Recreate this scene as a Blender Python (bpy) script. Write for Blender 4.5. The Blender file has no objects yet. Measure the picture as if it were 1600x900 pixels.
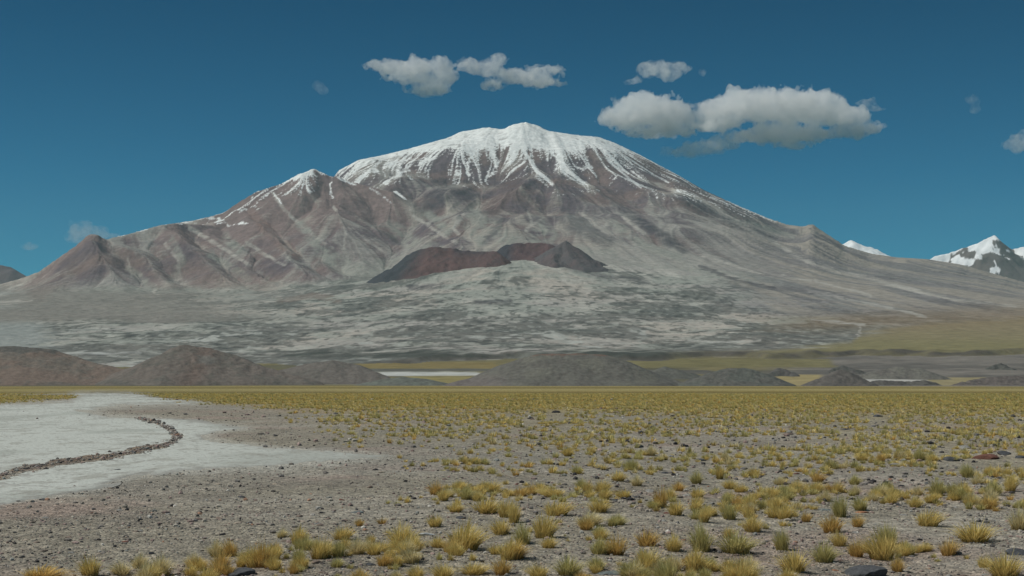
import bpy, math, random
import numpy as np

sc = bpy.context.scene
F = 2222.0          # focal length in photo pixels (1600 wide)
HZ = 592.0          # photo row of the horizon
CAMZ = 2.2

# ------------------------------------------------------------------ camera
cam_d = bpy.data.cameras.new("camera")
cam = bpy.data.objects.new("camera", cam_d)
sc.collection.objects.link(cam)
cam_d.sensor_width = 36.0
cam_d.lens = 36.0 * F / 1600.0
cam_d.clip_start = 0.1
cam_d.clip_end = 80000.0
cam.location = (0, 0, CAMZ)
cam.rotation_euler = (math.radians(90), 0, 0)
cam_d.shift_y = (HZ - 450.0) / 1600.0
sc.camera = cam

# ------------------------------------------------------------------ world, sun, exposure
SUN_ELEV, SUN_AZ = 54.0, -98.0      # azimuth clockwise from +Y (view direction)
world = bpy.data.worlds.new("World")
sc.world = world
world.use_nodes = True
wt = world.node_tree
for n in list(wt.nodes):
    wt.nodes.remove(n)
wo = wt.nodes.new("ShaderNodeOutputWorld")
bg = wt.nodes.new("ShaderNodeBackground")
sky = wt.nodes.new("ShaderNodeTexSky")
sky.sky_type = 'NISHITA'
sky.sun_disc = False
sky.sun_elevation = math.radians(SUN_ELEV)
sky.sun_rotation = math.radians(SUN_AZ)
sky.altitude = 4000.0
sky.air_density = 1.0
sky.dust_density = 0.3
sky.ozone_density = 2.0
tint = wt.nodes.new("ShaderNodeMix")
tint.data_type = 'RGBA'
tint.blend_type = 'MULTIPLY'
tint.inputs[0].default_value = 1.0
wtc = wt.nodes.new("ShaderNodeTexCoord")
wsp = wt.nodes.new("ShaderNodeSeparateXYZ")
wt.links.new(wtc.outputs["Generated"], wsp.inputs[0])
deep = wt.nodes.new("ShaderNodeValToRGB")
deep.color_ramp.elements[0].position = 0.02; deep.color_ramp.elements[0].color = (0.23, 0.73, 0.78, 1)
deep.color_ramp.elements[1].position = 0.26; deep.color_ramp.elements[1].color = (0.0, 0.36, 0.49, 1)
e_ = deep.color_ramp.elements.new(0.14); e_.color = (0.07, 0.55, 0.67, 1)
e_ = deep.color_ramp.elements.new(0.6); e_.color = (0.38, 0.70, 0.72, 1)
wt.links.new(wsp.outputs[2], deep.inputs[0])
wt.links.new(deep.outputs[0], tint.inputs[7])
wt.links.new(sky.outputs[0], tint.inputs[6])
wt.links.new(tint.outputs[2], bg.inputs[0])
bg.inputs[1].default_value = 0.07
wt.links.new(bg.outputs[0], wo.inputs[0])

sun_d = bpy.data.lights.new("sun", 'SUN')
sun_d.energy = 3.15
sun_d.angle = math.radians(0.5)
sun_d.color = (1.0, 0.96, 0.88)
sun = bpy.data.objects.new("sun", sun_d)
sc.collection.objects.link(sun)
from mathutils import Vector
sdir = Vector((math.sin(math.radians(SUN_AZ)) * math.cos(math.radians(SUN_ELEV)),
               math.cos(math.radians(SUN_AZ)) * math.cos(math.radians(SUN_ELEV)),
               math.sin(math.radians(SUN_ELEV))))
sun.rotation_euler = sdir.to_track_quat('Z', 'Y').to_euler()
sun.location = (0, 0, 50)

vs = sc.view_settings
vs.view_transform = 'Standard'
vs.look = 'None'
vs.exposure = 0.0
vs.gamma = 1.0
vs.use_curve_mapping = False
sc.cycles.use_denoising = True
sc.cycles.volume_bounces = 14
sc.cycles.max_bounces = 16
sc.cycles.diffuse_bounces = 3
sc.cycles.volume_step_rate = 1.0
sc.cycles.volume_max_steps = 256

HAZE = 1.1e-5

# ------------------------------------------------------------------ helpers
def link(o):
    sc.collection.objects.link(o)
    return o

def meta(o, label=None, cat=None, group=None, kind=None):
    if label: o['label'] = label
    if cat: o['category'] = cat
    if group: o['group'] = group
    if kind: o['kind'] = kind
    return o

def _h(ix, iy, seed):
    n = (ix.astype(np.int64) * 374761393 + iy.astype(np.int64) * 668265263 + seed * 2246822519) & 0xffffffff
    n = ((n ^ (n >> 13)) * 1274126177) & 0xffffffff
    n = ((n ^ (n >> 16)) * 2654435761) & 0xffffffff
    return ((n ^ (n >> 15)) & 0xffffff).astype(np.float32) / np.float32(0xffffff)

def vnoise(x, y, seed=0):
    xi = np.floor(x); yi = np.floor(y)
    fx = (x - xi).astype(np.float32); fy = (y - yi).astype(np.float32)
    fx = fx * fx * fx * (fx * (fx * 6 - 15) + 10); fy = fy * fy * fy * (fy * (fy * 6 - 15) + 10)
    xi = xi.astype(np.int64); yi = yi.astype(np.int64)
    a = _h(xi, yi, seed); b = _h(xi + 1, yi, seed); c = _h(xi, yi + 1, seed); d = _h(xi + 1, yi + 1, seed)
    return (a + (b - a) * fx) * (1 - fy) + (c + (d - c) * fx) * fy

def fbm(x, y, octs=4, seed=0, gain=0.5):
    """about -1..1"""
    s = 0; a = 1.0; t = 0
    for i in range(octs):
        s = s + a * (vnoise(x, y, seed + 17 * i) * 2 - 1)
        t += a; a *= gain
        x, y = (x * 1.62 - y * 1.18) + 5.2, (x * 1.18 + y * 1.62) + 1.3
    return s / t * 1.6

def ridged(x, y, octs=4, seed=0):
    s = 0; a = 1.0; t = 0
    for i in range(octs):
        s = s + a * (1 - np.abs(vnoise(x, y, seed + 31 * i) * 2 - 1) * 2 )
        t += a; a *= 0.5
        x, y = (x * 1.62 - y * 1.18) + 5.2, (x * 1.18 + y * 1.62) + 1.3
    return s / t

def vnoise3(x, y, z, seed=0):
    zi = np.floor(z); fz = z - zi
    fz = fz * fz * (3 - 2 * fz)
    o = np.zeros_like(x)
    for k in np.unique(zi):
        m = zi == k
        o[m] = vnoise(x[m] + k * 17.31, y[m] - k * 9.7, seed) * (1 - fz[m]) + vnoise(x[m] + (k + 1) * 17.31, y[m] - (k + 1) * 9.7, seed) * fz[m]
    return o

def sstep(a, b, x):
    t = np.clip((x - a) / (b - a), 0, 1)
    return t * t * (3 - 2 * t)

def mixc(c, new, m):
    m = np.clip(m, 0, 1)[..., None]
    return c * (1 - m) + np.asarray(new, np.float32) * m

def to_world(px, py, Y):
    return (px - 800.0) / F * Y, CAMZ + (HZ - py) / F * Y

def on_ground(px, py):
    Y = CAMZ * F / (py - HZ)
    return (px - 800.0) / F * Y, Y

def pline_mask(P, Q, pts, w, yscale=1.0):
    """soft mask around a polyline, w = half width"""
    d = np.full(P.shape, 1e9, np.float32)
    for (a, b), (c, e) in zip(pts[:-1], pts[1:]):
        b2, e2 = b * yscale, e * yscale
        vx, vy = c - a, e2 - b2
        t = np.clip(((P - a) * vx + (Q * yscale - b2) * vy) / (vx * vx + vy * vy + 1e-9), 0, 1)
        d = np.minimum(d, np.hypot(P - a - t * vx, Q * yscale - b2 - t * vy))
    return 1 - sstep(w * 0.4, w * 1.3, d)

def poly_sd(P, Q, pts, yscale):
    """signed distance (positive inside) of a polygon in (px, py*yscale)"""
    d = np.full(P.shape, 1e9, np.float32); ins = np.zeros(P.shape, bool)
    n = len(pts)
    Qs = Q * yscale
    for i in range(n):
        x0, y0 = pts[i][0], pts[i][1] * yscale
        x1, y1 = pts[(i + 1) % n][0], pts[(i + 1) % n][1] * yscale
        vx, vy = x1 - x0, y1 - y0
        t = np.clip(((P - x0) * vx + (Qs - y0) * vy) / (vx * vx + vy * vy + 1e-9), 0, 1)
        d = np.minimum(d, np.hypot(P - x0 - t * vx, Qs - y0 - t * vy))
        if y0 != y1:
            c = ((y0 > Qs) != (y1 > Qs)) & (P < (x1 - x0) * (Qs - y0) / (y1 - y0) + x0)
            ins ^= c
    return np.where(ins, d, -d)

def raw_mesh(name, V, quads=None, tris=None, smooth=True, col=None, attrs=None):
    me = bpy.data.meshes.new(name)
    V = np.ascontiguousarray(V, np.float32)
    me.vertices.add(len(V)); me.vertices.foreach_set("co", V.ravel())
    nq = 0 if quads is None else len(quads); nt = 0 if tris is None else len(tris)
    loops = []
    if nq: loops.append(np.asarray(quads, np.int32).ravel())
    if nt: loops.append(np.asarray(tris, np.int32).ravel())
    loops = np.concatenate(loops)
    me.loops.add(len(loops)); me.loops.foreach_set("vertex_index", loops)
    starts = np.concatenate([np.arange(nq) * 4, nq * 4 + np.arange(nt) * 3]).astype(np.int32)
    me.polygons.add(nq + nt); me.polygons.foreach_set("loop_start", starts)
    me.polygons.foreach_set("use_smooth", np.full(nq + nt, smooth, bool))
    me.update(calc_edges=True)
    if col is not None:
        a = me.color_attributes.new("col", 'FLOAT_COLOR', 'POINT')
        c = np.ones((len(V), 4), np.float32); c[:, :3] = col.reshape(-1, 3)
        a.data.foreach_set("color", c.ravel())
    return me

def grid_mesh(name, X, Y, Z, col=None, keep=None):
    r, c = X.shape
    idx = np.arange(r * c).reshape(r, c)
    q = np.stack([idx[:-1, :-1], idx[:-1, 1:], idx[1:, 1:], idx[1:, :-1]], -1).reshape(-1, 4)
    if keep is not None:
        k = (keep[:-1, :-1] | keep[:-1, 1:] | keep[1:, 1:] | keep[1:, :-1]).ravel()
        q = q[k]
        used = np.zeros(r * c, bool); used[q.ravel()] = True
        remap = np.cumsum(used) - 1
        V = np.stack([X, Y, Z], -1).reshape(-1, 3)[used]
        col2 = None if col is None else col.reshape(-1, 3)[used]
        return raw_mesh(name, V, quads=remap[q], col=col2)
    return raw_mesh(name, np.stack([X, Y, Z], -1).reshape(-1, 3), quads=q, col=col)

# ------------------------------------------------------------------ materials
def new_mat(name):
    m = bpy.data.materials.new(name); m.use_nodes = True
    nt = m.node_tree
    b = nt.nodes["Principled BSDF"]
    b.inputs["Roughness"].default_value = 0.95
    b.inputs["Specular IOR Level"].default_value = 0.15
    return m, nt, b

def mat_terrain(name, scale, contrast=0.25, bump_d=0.0, bump_scale=None):
    """albedo from the mesh's own 'col' attribute, broken up by 3D noise at a real-world scale"""
    m, nt, b = new_mat(name)
    at = nt.nodes.new("ShaderNodeVertexColor"); at.layer_name = "col"
    geo = nt.nodes.new("ShaderNodeNewGeometry")
    no = nt.nodes.new("ShaderNodeTexNoise"); no.inputs["Scale"].default_value = scale
    no.inputs["Detail"].default_value = 5; no.inputs["Roughness"].default_value = 0.65
    nt.links.new(geo.outputs["Position"], no.inputs["Vector"])
    mr = nt.nodes.new("ShaderNodeMapRange")
    mr.inputs[1].default_value = 0.3; mr.inputs[2].default_value = 0.7
    mr.inputs[3].default_value = 1 - contrast; mr.inputs[4].default_value = 1 + contrast
    nt.links.new(no.outputs[0], mr.inputs[0])
    mu = nt.nodes.new("ShaderNodeVectorMath"); mu.operation = 'MULTIPLY'
    nt.links.new(at.outputs[0], mu.inputs[0]); nt.links.new(mr.outputs[0], mu.inputs[1])
    nt.links.new(mu.outputs[0], b.inputs["Base Color"])
    if bump_d:
        n2 = nt.nodes.new("ShaderNodeTexNoise"); n2.inputs["Scale"].default_value = bump_scale or scale
        n2.inputs["Detail"].default_value = 4
        nt.links.new(geo.outputs["Position"], n2.inputs["Vector"])
        bu = nt.nodes.new("ShaderNodeBump"); bu.inputs["Distance"].default_value = bump_d
        bu.inputs["Strength"].default_value = 1.0
        nt.links.new(n2.outputs[0], bu.inputs["Height"]); nt.links.new(bu.outputs[0], b.inputs["Normal"])
    return m

M_mount = mat_terrain("mountain_rock_and_ash", 0.02, 0.22, 9.0, 0.018)
M_hill = mat_terrain("hill_cinder", 0.16, 0.24, 1.6, 0.14)
M_far = mat_terrain("far_peak_rock", 0.004, 0.15, 30.0, 0.006)

# ------------------------------------------------------------------ ground
SALT = [(-500, 640), (0, 632), (60, 630), (110, 627), (125, 620), (120, 615), (180, 613), (220, 617), (270, 624), (325, 629),
        (250, 631), (200, 633.5), (160, 637), (145, 643), (170, 649), (230, 652), (290, 658), (350, 664), (385, 671),
        (350, 674), (320, 682), (340, 690), (380, 696), (430, 700), (500, 703), (600, 712), (530, 721), (450, 729),
        (370, 732), (280, 737), (210, 743), (180, 752), (150, 765), (80, 775), (0, 789), (-500, 870)]
BERM = [(-300, 790), (-100, 762), (0, 743), (90, 725), (180, 713), (235, 702), (268, 692), (278, 684), (268, 672), (245, 661), (215, 654)]

def salt_sd(P, Q, X, Y):
    sd = poly_sd(P, Q, SALT, 3.0)
    n = fbm(X * 0.35, Y * 0.12, 4, 71) * 9 + fbm(X * 2.2, Y * 0.9, 3, 72) * 5
    dark = pline_mask(P, Q, [(392, 714), (440, 715)], 4, 4.0) * 40
    shelf = pline_mask(P, Q, [(118, 641), (150, 644)], 7, 3.0) * 30
    return sd + n * sstep(-40, 0, sd + 25) - dark - shelf

def berm_mask(P, Q, X, Y):
    n = fbm(X * 1.2, Y * 0.5, 3, 91) * 0.8 + fbm(X * 0.3, Y * 0.3, 2, 92) * 0.5
    d = np.full(P.shape, 1e9, np.float32)
    wid = [14, 12, 8.5, 7.5, 6.5, 6, 5.5, 4.5, 2.8, 1.2, 0.4]
    for k in range(len(BERM) - 1):
        (a, b), (c, e) = BERM[k], BERM[k + 1]
        ys = 1.6
        vx, vy = c - a, (e - b) * ys
        t = np.clip(((P - a) * vx + (Q - b) * ys * vy) / (vx * vx + vy * vy), 0, 1)
        dd = np.hypot(P - a - t * vx, (Q - b) * ys - t * vy) / ((wid[k] * (1 - t) + wid[k + 1] * t) * 1.3)
        d = np.minimum(d, dd)
    return 1 - sstep(0.6, 1.15, d + n)

def proj(X, Y, z=0.0):
    Ys = np.where(Y > 0.5, Y, 0.5)
    return 800 + X / Ys * F, HZ - (z - CAMZ) / Ys * F

def ground_h(X, Y):
    r = np.hypot(X, Y)
    base = np.interp(r, [0, 380, 1600, 3000, 22000], [0, 0, -5.8, -16, -45])
    P, Q = proj(X, Y)
    s = sstep(-30, 10, np.where(Y > 5, poly_sd(P, Q, SALT, 3.0), -99))
    und = (0.05 * fbm(X * 0.12, Y * 0.12, 3, 5) + 0.035 * fbm(X * 0.8, Y * 0.8, 3, 6)) * (1 - s)
    und = und * (1 - sstep(200, 380, r))
    right = 0.10 * fbm(X * 0.05 + 3, Y * 0.03, 3, 8) * sstep(0, 6, X) * (1 - s) * (1 - sstep(150, 300, r))
    return base + und + right + 0.035 * np.where(Y > 5, berm_mask(P, Q, X, Y), 0)

def on_surface(px, py):
    """the point of the uneven ground seen at a photo position"""
    x, y = on_ground(px, py)
    for _ in range(6):
        h_ = float(ground_h(np.array([x], float), np.array([y], float))[0])
        y = (CAMZ - h_) * F / (py - HZ); x = (px - 800.0) / F * y
    return float(x), float(y)

def grass_amount(P, Q, X, Y):
    """how much of the ground is tufted grass, 0..1"""
    n = fbm(X * 0.06, Y * 0.03, 4, 40); n2 = fbm(X * 0.2, Y * 0.1, 3, 41)
    g = 1 - sstep(-6, 7, Q - (np.interp(P, [-400, 0, 130, 300, 450, 700, 900, 1300, 1600, 2000],
                                  [628, 627, 615, 634, 646, 650, 648, 658, 652, 652]) + n * 9))
    mid = (1 - sstep(655, 712, Q)) * sstep(430, 620, P) * (0.30 + 0.35 * n2)
    right = sstep(560, 900, P) * (1 - sstep(690, 760, Q)) * (0.22 + 0.3 * n2)
    return np.clip(np.maximum(np.maximum(g, mid), right), 0, 1)

th = np.radians(np.concatenate([np.linspace(-180, -27, 60)[:-1], np.linspace(-27, 27, 1300), np.linspace(27, 180, 60)[1:]]))
rr = np.concatenate([[0.3, 2, 5, 8], CAMZ * F / np.linspace(360, 11.8, 620), np.geomspace(440, 3200, 60), np.geomspace(3600, 22000, 12)])
TH, RR = np.meshgrid(th, rr)
GX, GY = np.sin(TH) * RR, np.cos(TH) * RR
P, Q = proj(GX, GY)
GZ = ground_h(GX, GY)
gr = np.where(GY > 5, grass_amount(P, Q, GX, GY), 0.3)
n1 = fbm(GX * 0.25, GY * 0.25, 4, 11); n2 = fbm(GX * 0.04, GY * 0.04, 3, 12); n3 = fbm(GX * 1.5, GY * 1.5, 3, 13)
gravel = np.zeros(GX.shape + (3,), np.float32) + np.array((0.168, 0.157, 0.127), np.float32)
gravel = mixc(gravel, (0.20, 0.155, 0.135), sstep(0.0, 0.9, n1) * 0.6)
n4 = fbm(GX * 0.10, GY * 0.35, 4, 19)
gravel = mixc(gravel, (0.225, 0.215, 0.185), sstep(0.1, 0.8, n4) * 0.6)
gravel = mixc(gravel, (0.115, 0.105, 0.09), sstep(0.15, 0.8, fbm(GX * 0.5, GY * 0.5, 4, 20)) * 0.45)
gravel = mixc(gravel, (0.17, 0.165, 0.145), sstep(0.1, 0.8, n2) * 0.7)
gravel = mixc(gravel, (0.24, 0.22, 0.185), sstep(0.3, 1.0, n3) * 0.4)
straw = mixc(np.zeros_like(gravel) + np.array((0.27, 0.215, 0.062), np.float32), (0.20, 0.18, 0.06), sstep(-0.3, 0.6, fbm(GX * 0.02, GY * 0.012, 3, 15)))
far = 1 - sstep(612, 622, Q)
pale = mixc(straw, (0.33, 0.285, 0.13), far * (0.65 + 0.6 * fbm(GX * 0.006, GY * 0.02, 3, 16)))
pale = mixc(pale, (0.165, 0.135, 0.05), far * sstep(0.15, 0.6, fbm(GX * 0.003 + 9, GY * 0.03, 3, 18)) * 0.7)
c = mixc(gravel, (0, 0, 0), np.zeros(GX.shape))
gm = gr * np.clip(0.25 + 0.75 * sstep(655, 618, Q), 0, 1)
c = c * (1 - gm[..., None]) + pale * gm[..., None]
bm = np.where(GY > 5, berm_mask(P, Q, GX, GY), 0)
c = mixc(c, (0.17, 0.135, 0.10), bm)
c = mixc(c, (0.12, 0.10, 0.085), bm * sstep(0.2, 0.6, n3))
gsd = np.where(GY > 5, poly_sd(P, Q, SALT, 3.0), -99)
c = mixc(c, (0.27, 0.27, 0.24), sstep(-22, 4, gsd + 8 * n3) * 0.75 * (1 - bm))
c = c * (1.0 + 0.68 * (1 - gm[..., None]) * (1 - 0.3 * bm[..., None]))
gme = grid_mesh("ground", GX, GY, GZ, c)

# pebbly ground material
m, nt, b = new_mat("gravel_plain")
at = nt.nodes.new("ShaderNodeVertexColor"); at.layer_name = "col"
geo = nt.nodes.new("ShaderNodeNewGeometry")
vo = nt.nodes.new("ShaderNodeTexVoronoi"); vo.inputs["Scale"].default_value = 26
vo2 = nt.nodes.new("ShaderNodeTexVoronoi"); vo2.inputs["Scale"].default_value = 9
no = nt.nodes.new("ShaderNodeTexNoise"); no.inputs["Scale"].default_value = 5; no.inputs["Detail"].default_value = 8
no.inputs["Roughness"].default_value = 0.75
for x in (vo, vo2, no):
    nt.links.new(geo.outputs["Position"], x.inputs["Vector"])
sep = nt.nodes.new("ShaderNodeSeparateColor"); nt.links.new(vo.outputs["Color"], sep.inputs[0])
ramp = nt.nodes.new("ShaderNodeValToRGB")
els = ramp.color_ramp.elements
els[0].position = 0.0; els[0].color = (0.6, 0.6, 0.6, 1)
els[1].position = 1.0; els[1].color = (1.6, 1.55, 1.45, 1)
for p_, c_ in ((0.2, (0.8, 0.8, 0.8, 1)), (0.5, (1.0, 0.98, 0.96, 1)), (0.75, (1.15, 1.08, 1.02, 1)), (0.93, (1.3, 1.25, 1.2, 1))):
    e = els.new(p_); e.color = c_
nt.links.new(sep.outputs[0], ramp.inputs[0])
sep2 = nt.nodes.new("ShaderNodeSeparateColor"); nt.links.new(vo2.outputs["Color"], sep2.inputs[0])
mr = nt.nodes.new("ShaderNodeMapRange"); mr.inputs[3].default_value = 0.75; mr.inputs[4].default_value = 1.25
nt.links.new(sep2.outputs[1], mr.inputs[0])
mr2 = nt.nodes.new("ShaderNodeMapRange"); mr2.inputs[1].default_value = 0.35; mr2.inputs[2].default_value = 0.65
mr2.inputs[3].default_value = 0.7; mr2.inputs[4].default_value = 1.3
nt.links.new(no.outputs[0], mr2.inputs[0])
v1 = nt.nodes.new("ShaderNodeVectorMath"); v1.operation = 'MULTIPLY'
nt.links.new(at.outputs[0], v1.inputs[0]); nt.links.new(ramp.outputs[0], v1.inputs[1])
v2 = nt.nodes.new("ShaderNodeVectorMath"); v2.operation = 'MULTIPLY'
nt.links.new(v1.outputs[0], v2.inputs[0]); nt.links.new(mr.outputs[0], v2.inputs[1])
v3 = nt.nodes.new("ShaderNodeVectorMath"); v3.operation = 'MULTIPLY'
nt.links.new(v2.outputs[0], v3.inputs[0]); nt.links.new(mr2.outputs[0], v3.inputs[1])
nt.links.new(v3.outputs[0], b.inputs["Base Color"])
bu = nt.nodes.new("ShaderNodeBump"); bu.inputs["Distance"].default_value = 0.03; bu.inputs["Strength"].default_value = 0.8
ma = nt.nodes.new("ShaderNodeMath"); ma.operation = 'SUBTRACT'
nt.links.new(no.outputs[0], ma.inputs[0]); nt.links.new(vo.outputs["Distance"], ma.inputs[1])
nt.links.new(ma.outputs[0], bu.inputs["Height"]); nt.links.new(bu.outputs[0], b.inputs["Normal"])
gme.materials.append(m)
meta(link(bpy.data.objects.new("ground", gme)), kind='structure')

# ------------------------------------------------------------------ salt flat: a thin crust lying on the ground
qs = np.linspace(611.5, 905, 760); ps = np.linspace(-330, 640, 560)
SP, SQ = np.meshgrid(ps, qs)
SX, SY = on_ground(SP, SQ)
sd = salt_sd(SP, SQ, SX, SY)
bmk = berm_mask(SP, SQ, SX, SY)
SZ = -0.012 + 0.026 * sstep(-4, 8, sd) + 0.004 * fbm(SX * 0.5, SY * 0.5, 3, 77) * sstep(0, 10, sd) - 0.03 * sstep(0.2, 0.6, bmk)
ns = fbm(SX * 0.25, SY * 0.12, 4, 78); nf = fbm(SX * 3, SY * 2, 3, 79)
sc_ = np.zeros(SX.shape + (3,), np.float32) + np.array((0.52, 0.54, 0.49), np.float32)
sc_ = mixc(sc_, (0.40, 0.42, 0.375), sstep(-0.1, 0.7, ns) * 0.8)
sc_ = mixc(sc_, (0.33, 0.325, 0.28), sstep(0.25, 0.8, fbm(SX * 1.6, SY * 0.7, 4, 80)) * 0.6)
sc_ = mixc(sc_, (0.26, 0.25, 0.22), sstep(0.45, 0.8, fbm(SX * 7, SY * 4, 3, 81)) * 0.7)
edge = 1 - sstep(-2, 14, sd + 9 * nf)
edge = edge * (1 - 0.55 * sstep(330, 430, SP) * (1 - sstep(540, 590, SP)))
tip = sstep(250, 480, SP) * 0.12
sc_ = mixc(sc_, (0.27, 0.255, 0.225), edge * (0.75 + 0.2 * nf))
sc_ = mixc(sc_, (0.32, 0.31, 0.28), np.clip(tip + sstep(0.35, 0.8, nf) * sstep(700, 760, SQ) * 0.6, 0, 1))
sme = grid_mesh("salt_flat", SX, SY, SZ, sc_, keep=(sd > -6) & (bmk < 0.75))
M_salt = mat_terrain("salt_crust", 14.0, 0.22, 0.02, 12.0)
sme.materials.append(M_salt)
meta(link(bpy.data.objects.new("salt_flat", sme)), kind='structure')

# ------------------------------------------------------------------ the volcano and its apron: one heightfield
pc = np.concatenate([np.linspace(-520, -40, 180)[:-1], np.arange(-40, 1640, 1.25), np.linspace(1640, 2120, 180)])
yr = np.concatenate([np.arange(1500, 4500, 22), np.arange(4500, 8500, 17), np.arange(8500, 14400, 15.5), np.arange(14400, 18000, 90)]).astype(float)
MP, MY = np.meshgrid(pc, yr)
MX = (MP - 800) / F * MY
Yk = [1500, 1800, 2050, 2400, 2900, 3450, 4500, 6000, 7500, 8500, 10000, 12000, 15000, 18000]
tabP = [-520, 0, 400, 800, 1200, 1600, 2120]
tab = np.array([
    [606, 604, 600, 595, 588, 580, 540, 508, 482, 468, 455, 452, 470, 520],
    [606, 604, 600, 595, 586, 578, 540, 505, 475, 462, 450, 447, 465, 520],
    [606, 604, 600, 592, 582, 572, 545, 508, 478, 461, 447, 425, 415, 480],
    [606, 604, 600, 590, 577, 565, 541, 500, 455, 428, 405, 400, 400, 460],
    [606, 604, 600, 590, 575, 560, 541, 508, 468, 440, 415, 410, 410, 460],
    [606, 604, 600, 588, 570, 553, 538, 510, 480, 463, 450, 446, 460, 520],
    [606, 604, 600, 588, 572, 556, 540, 515, 490, 478, 470, 470, 490, 540]], float)
colsY = np.stack([np.interp(yr, Yk, tab[i]) for i in range(len(tabP))], 1)   # rows x 7
k = 9
colsY = np.apply_along_axis(lambda a: np.convolve(np.pad(a, k, mode='edge'), np.ones(2 * k + 1) / (2 * k + 1), 'valid'), 0, colsY)
base_q = np.empty(MP.shape)
for i in range(len(yr)):
    base_q[i] = np.interp(pc, tabP, colsY[i])
kk = 60
pad = np.pad(base_q, ((0, 0), (kk, kk)), mode='edge'); cs = np.cumsum(pad, 1)
base_q[:, 1:] = ((cs[:, 2 * kk + 1:] - cs[:, :-2 * kk - 1]) / (2 * kk + 1))[:, :base_q.shape[1] - 1]
base = CAMZ + (HZ - base_q) / F * MY
# low scarp across the middle distance
yc = 3500 + 160 * fbm(MP * 0.008, MP * 0 + 3, 3, 21)
base += (11 + 4 * fbm(MP * 0.03, MP * 0, 2, 22) * np.exp(-np.clip(MY - yc, 0, 9e3) / 250)) * sstep(-30, 45, MY - yc) * sstep(560, 700, MP)
apw = sstep(3300, 4600, MY)
base += apw * (10 * fbm(MX / 420, MY / 420, 5, 23) + 3.5 * ridged(MX / 150, MY / 150, 3, 24) + 1.5 * fbm(MX / 45, MY / 45, 3, 29)) * (1 - 0.75 * sstep(1250, 1400, MP) * (1 - sstep(7000, 8200, MY)))
base += (1 - apw) * sstep(2000, 2400, MY) * 2.2 * fbm(MX / 120, MY / 120, 4, 25)

# main cone
AX, AYc = to_world(828, 190, 14000)[0], 14000.0
wx = MX + 160 * fbm(MX / 1300, MY / 1300, 3, 26); wy = MY + 160 * fbm(MX / 1300 + 7, MY / 1300, 3, 27)
dx, dy = wx - AX, (wy - AYc) * 1.13
r = np.hypot(dx, dy)
theta = np.arctan2(dx, -dy)
zA = np.interp(r, [0, 630, 1260, 1575, 2080, 2700, 3150, 3780, 4400, 4900, 6500, 9000, 14000],
               [2500, 2400, 2120, 1930, 1690, 1480, 1290, 1150, 1030, 900, 560, 150, -400])
g1 = ridged(theta * 3.2 + 4, r / 5200, 3, 33) ; g2 = ridged(theta * 9 + 2, r / 2600, 3, 34)
zA = zA + sstep(1100, 2900, r) * (1 - sstep(3600, 5600, r)) * (75 * g1 + 22 * g2)
zA += 9 * fbm(MX / 300, MY / 300, 4, 35) * (1 - sstep(3800, 5600, r) * 0.6)

zA = zA - 520 * sstep(720, 480, MP) * sstep(1900, 4000, r)
# front range with its spurs
def ridge_set(lines, slope):
    z = np.full(MP.shape, -1e4); dm = np.full(MP.shape, 1e6)
    jit = 55 * fbm(MX / 420, MY / 420, 4, 51)
    jx, jy = MX + 70 * fbm(MX / 600, MY / 600, 3, 52), MY + 90 * fbm(MX / 600 + 5, MY / 600, 3, 53)
    for ln, sl in lines:
        pts = [(to_world(a, b_, y_)[0], y_, to_world(a, b_, y_)[1]) for a, b_, y_ in ln]
        for p0, p1 in zip(pts[:-1], pts[1:]):
            vx, vy = p1[0] - p0[0], p1[1] - p0[1]
            t = np.clip(((jx - p0[0]) * vx + (jy - p0[1]) * vy) / (vx * vx + vy * vy), 0, 1)
            d = np.hypot(jx - p0[0] - t * vx, jy - p0[1] - t * vy)
            d = np.sqrt(d * d + 30 * 30) - 30
            z = np.maximum(z, p0[2] + (p1[2] - p0[2]) * t - sl * d)
            if ln is not CR: dm = np.minimum(dm, d + 40 * (t > 0.999))
    return z + jit * 0.13, dm
CR = [(-520, 462, 9000), (-100, 452, 9300), (0, 443, 9600), (60, 425, 9800), (100, 397, 10000), (145, 367, 10200), (180, 371, 10400), (260, 350, 10800),
      (330, 338, 11200), (370, 318, 11500), (420, 297, 11800), (455, 280, 11900), (490, 264, 12000), (520, 277, 12000),
      (560, 289, 11950), (610, 300, 11750), (655, 340, 11500), (690, 378, 11300)]
SP_ = [([(490, 266, 12000), (515, 322, 11300), (545, 385, 10500), (560, 425, 9700)], .50),
       ([(560, 290, 11950), (600, 345, 11200), (630, 388, 10400)], .50),
       ([(425, 298, 11800), (445, 345, 11000), (490, 400, 10200), (520, 430, 9500)], .50),
       ([(372, 320, 11500), (405, 352, 10800), (440, 392, 10100), (475, 428, 9400)], .52),
       ([(330, 339, 11200), (352, 372, 10500), (385, 410, 9900), (420, 440, 9300)], .52),
       ([(262, 351, 10800), (300, 385, 10200), (345, 422, 9600), (380, 455, 9000)], .52),
       ([(182, 373, 10400), (225, 402, 9900), (258, 438, 9300), (280, 465, 8800)], .50),
       ([(147, 369, 10200), (165, 410, 9600), (185, 450, 9000), (200, 478, 8500)], .48),
       ([(100, 398, 10000), (95, 430, 9400), (85, 462, 8800)], .45),
       ([(60, 426, 9800), (30, 448, 9300), (0, 468, 8800)], .40)]
zB, dspur = ridge_set([(CR, .56)] + [(a_, b_ * 0.86) for a_, b_ in SP_], .5)

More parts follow.
